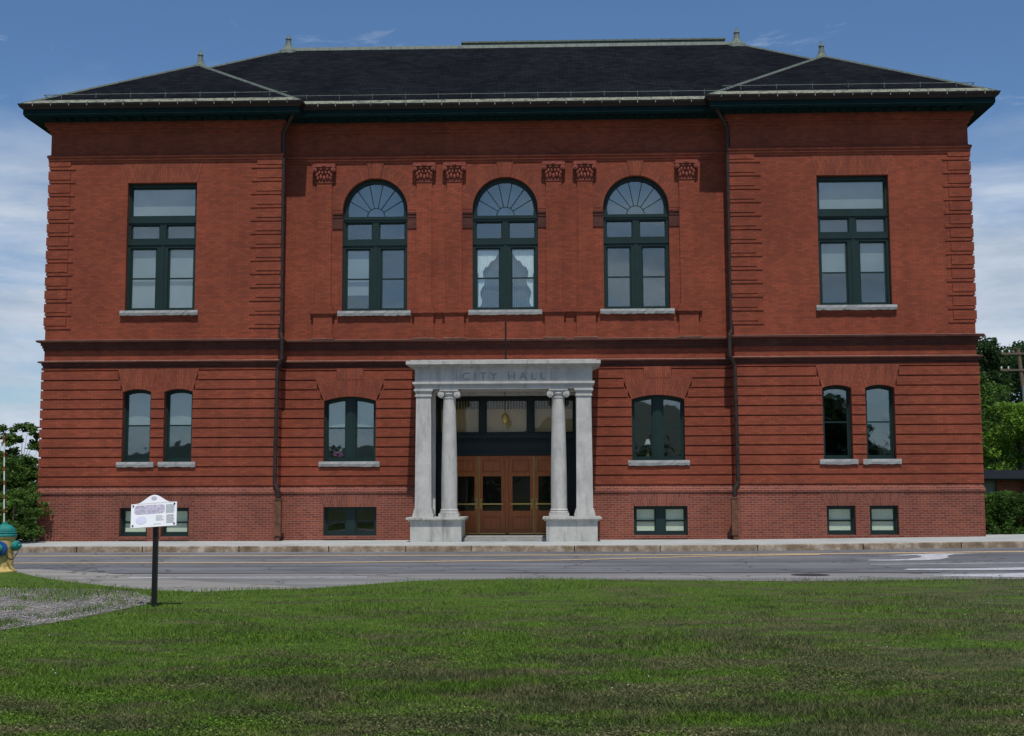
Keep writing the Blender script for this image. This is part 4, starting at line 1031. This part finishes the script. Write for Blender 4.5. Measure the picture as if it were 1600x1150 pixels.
# left side
G2='shrubs and trees beside the left end of the building'
tree('sumac_tree',-15.9,3.4,.1,3.85,.75,M['leaf'],'slender leafy tree touching the left corner of the brick wall','tree',.12,46,60,G2,.05,.35,21)
tree('sumac_tree',-17.1,4.0,.1,4.1,.8,M['leaf'],'feathery tree with sky showing through at the left edge of the picture','tree',.12,40,60,G2,.05,.35,22)
tree('shrub',-15.6,1.9,.1,2.7,1.2,M['leaf'],'dark dense shrub behind the hydrant marker rod','shrub',.11,110,130,G2,.06,.05,23)
tree('shrub',-14.35,-1.0,.12,1.55,1.1,M['leaf'],'low shrub spreading in front of the left brick corner','shrub',.10,70,120,G2,.05,.05,24)
tree('shrub',-15.1,-.2,.12,2.5,.95,M['leaf'],'mid-height leafy shrub between the low shrub and the left frame edge','shrub',.10,80,110,G2,.05,.05,25)
tree('shrub',-17.4,2.2,.1,3.1,1.3,M['leaf'],'tall broad shrub half cut off by the left edge','shrub',.11,90,120,G2,.06,.05,26)
o=MB(); o.box(-16.2,-15.15,-.25,.0,.1,.34); o.box(-16.22,-15.13,-.27,.0,.341,.38)
tag(o.build('concrete_block',M['floor']),'low concrete block edging under the shrubs beside the hydrant','wall')
# hedge
hd=empty('clipped_hedge',(17.5,2.0,.2)); tag(hd,'clipped dark green hedge at the foot of the right brick corner','hedge')
C=[]
r=np.random.default_rng(31)
for i in range(900): C.append((r.uniform(-2.95,3.2),r.uniform(-.55,.55),r.uniform(.0,1.27)))
V,F,A_=leaves(C,.075,90,np.full(len(C),.17),31,1.0); V[:,2]=np.minimum(V[:,2],1.30+.05*np.sin(V[:,0]*5)+.04*np.sin(V[:,1]*9+V[:,0]*17)+.03*np.random.default_rng(3).random(len(V))); V[:,1]=np.clip(V[:,1],-.66,.66)
o=npmesh('foliage',V,F,M['leafh'],A_); o.parent=hd
b=MB()
for i in range(12): b.rod((-2.6+i*.48,0,-.1),(-2.6+i*.48+.1,.1,.9),.02,6)
b.build('stems',M['bark'],hd)
# low brick building
lb=empty('low_brick_building',(22,16,.1)); tag(lb,'low brick building with dark flat roof behind the hedge at right','building')
b=MB(); b.box(19.05,30,15,19,0,1.95); b.box(15,17.8,15.3,19,0,1.95); child(b.build('wall',M['brick_lo']),lb)
b=MB(); b.box(14.5,30.6,14.3,19.5,2.02,2.36); b.box(14.7,30.4,14.5,19.3,1.95,2.018); child(b.build('roof',plain('dark_fascia',(.018,.022,.032),.6,.1)),lb)
b=MB(); b.box(17.8,19.05,15.12,15.2,0,1.95); child(b.build('door',plain('grey_door',(.16,.19,.22),.5,.1)),lb)
b=MB(); b.box(20.1,20.3,14.6,14.8,0,1.95); child(b.build('roof_post',M['black']),lb)
# utility pole
up=empty('utility_pole',(30.25,45,0)); tag(up,'leaning wooden utility pole with two crossarms in front of trees at right','pole')
b=MB(); b.rod((.65,0,-.2),(-.25,0,10.25),.17,12,.12); b.build('pole_shaft',M['polew'],up,smooth=True)
for z,x0_,x1_ in ((9.93,-1.32,.85),(8.92,-1.42,1.25)):
    b=MB(); xc=-.25+.0; b.box(x0_,x1_,-.16,-.06,z-.05,z+.06); a=b.build('crossarm',M['polew'],up)
    for x in (x0_+.08,x0_+.5,x1_-.5,x1_-.08):
        b=MB(); b.lathe([(.03,z+.06),(.05,z+.10),(.04,z+.14),(.055,z+.17),(.02,z+.22)],x,-.11,8); b.build('insulator',M['white'],a)
b=MB(); b.rod((-.02,-.25,6.9),(-.02,-.25,7.9),.17,14); b.build('transformer',plain('grey_metal',(.25,.28,.30),.5),up)
b=MB(); pr_=[(x,16+9*math.sin(x*.013+1.2)+5*math.sin(x*.041)+2.2*math.sin(x*.11)) for x in range(-420,421,12)]
for (xa,ha),(xb,hb_) in zip(pr_,pr_[1:]): b.face([(xa,-330,-1),(xb,-330,-1),(xb,-400,hb_),(xa,-400,ha)]); b.face([(xa,-400,ha),(xb,-400,hb_),(xb,-520,-1),(xa,-520,-1)])
kind(b.build('hills',M['leafd'],smooth=True,merge=True),'structure')
# trees across the street behind the camera, seen only as reflections
kind(tree('far_treeline',24,-86,0,9.6,7,M['leafd'],'row of trees reflected in the lower windows','tree',.55,150,130,None,.4,.05,41),'stuff')
o=bpy.data.objects['far_treeline']
for i,(x,y,h_,s_) in enumerate(((38,-84,9.2,8),(8,-100,6.0,7),(-14,-120,5,9),(-32,-120,6,9),(54,-90,10,9))):
    r=np.random.default_rng(60+i); C=[(x-24+r.normal()*s_*.5,y+86+r.normal()*3,r.uniform(0,h_)*(1-.3*abs(r.normal()))) for _ in range(90)]
    V,F,A_=leaves(C,.6,90,np.full(90,1.9),70+i,1); c=npmesh('crown',V,F,M['leafd'],A_); c.parent=o

# ------------------------------------------------------------------ camera, light
f_px,ya,pt,rl,cxm,Dm=2159.05,.0347,.1094,-.0034,1.6436,41.1632
fw=Vector((-math.sin(ya)*math.cos(pt),math.cos(ya)*math.cos(pt),math.sin(pt))); rt=Vector((math.cos(ya),math.sin(ya),0)); up_=rt.cross(fw)
R=math.cos(rl)*rt+math.sin(rl)*up_; U=-math.sin(rl)*rt+math.cos(rl)*up_
cam=bpy.data.cameras.new('camera'); co_=bpy.data.objects.new('camera',cam); COL.objects.link(co_)
cam.sensor_width=36; cam.lens=f_px/1600*36; cam.shift_y=-45/1600; cam.clip_end=3000; cam.clip_start=.1
mw=Matrix(((R.x,U.x,-fw.x,cxm),(R.y,U.y,-fw.y,-Dm),(R.z,U.z,-fw.z,1.6),(0,0,0,1))); co_.matrix_world=mw
S.camera=co_
EL=math.radians(64.5); RO=math.radians(175)
sd=Vector((math.sin(RO)*math.cos(EL),math.cos(RO)*math.cos(EL),math.sin(EL)))
sun=bpy.data.lights.new('sun','SUN'); sun.energy=3.0; sun.angle=math.radians(.6); sun.color=(1,.955,.89)
so=bpy.data.objects.new('sun',sun); COL.objects.link(so); so.rotation_euler=sd.to_track_quat('Z','Y').to_euler(); so.location=(0,-20,60)
w=bpy.data.worlds.new('World'); S.world=w; w.use_nodes=True; nt=w.node_tree; bg=nt.nodes['Background']
sky=nt.nodes.new('ShaderNodeTexSky'); sky.sky_type='NISHITA'; sky.sun_disc=False; sky.sun_elevation=EL; sky.sun_rotation=RO; sky.air_density=1.0; sky.dust_density=.25; sky.ozone_density=5
tc=nt.nodes.new('ShaderNodeTexCoord'); D=tc.outputs['Generated']
sp=nt.nodes.new('ShaderNodeSeparateXYZ'); L(nt,D,sp.inputs[0])
wob=noise(nt,mapping(nt,D,(2.2,2.2,4.5)),1.3,5,.55)
hz=N(nt,'ShaderNodeMath',operation='MULTIPLY_ADD'); L(nt,wob,hz.inputs[0]); hz.inputs[1].default_value=-.30; L(nt,sp.outputs[2],hz.inputs[2])   # z - .3*noise
low=ramp(nt,hz.outputs[0],[(.035,1),(.13,0)])
br=noise(nt,mapping(nt,D,(3.0,3.0,13)),1.6,7,.62,.3)
band=ramp(nt,br,[(.34,.25),(.55,1)])
m1=N(nt,'ShaderNodeMath',operation='MULTIPLY'); L(nt,low,m1.inputs[0]); L(nt,band,m1.inputs[1])
wisp=ramp(nt,noise(nt,mapping(nt,D,(4,4,15)),2.2,7,.68,.6),[(.60,0),(.78,.55)])
m2=N(nt,'ShaderNodeMath',operation='MAXIMUM'); L(nt,m1.outputs[0],m2.inputs[0]); L(nt,wisp,m2.inputs[1])
cc=ramp(nt,noise(nt,mapping(nt,D,(2.5,2.5,10)),2.3,6,.6),[(.3,(3.6,4.6,6.1)),(.68,(7.6,8.3,9.3))])
skt=mixc(nt,1,sky.outputs[0],(.80,.94,1.06),'MULTIPLY'); mx=mixc(nt,m2.outputs[0],skt,cc); L(nt,mx,bg.inputs[0]); bg.inputs[1].default_value=.078
S.view_settings.view_transform='Standard'; S.view_settings.look='None'; S.view_settings.exposure=.2; S.view_settings.gamma=1
S.cycles.max_bounces=8; S.cycles.transparent_max_bounces=12
S.cycles.use_denoising=True
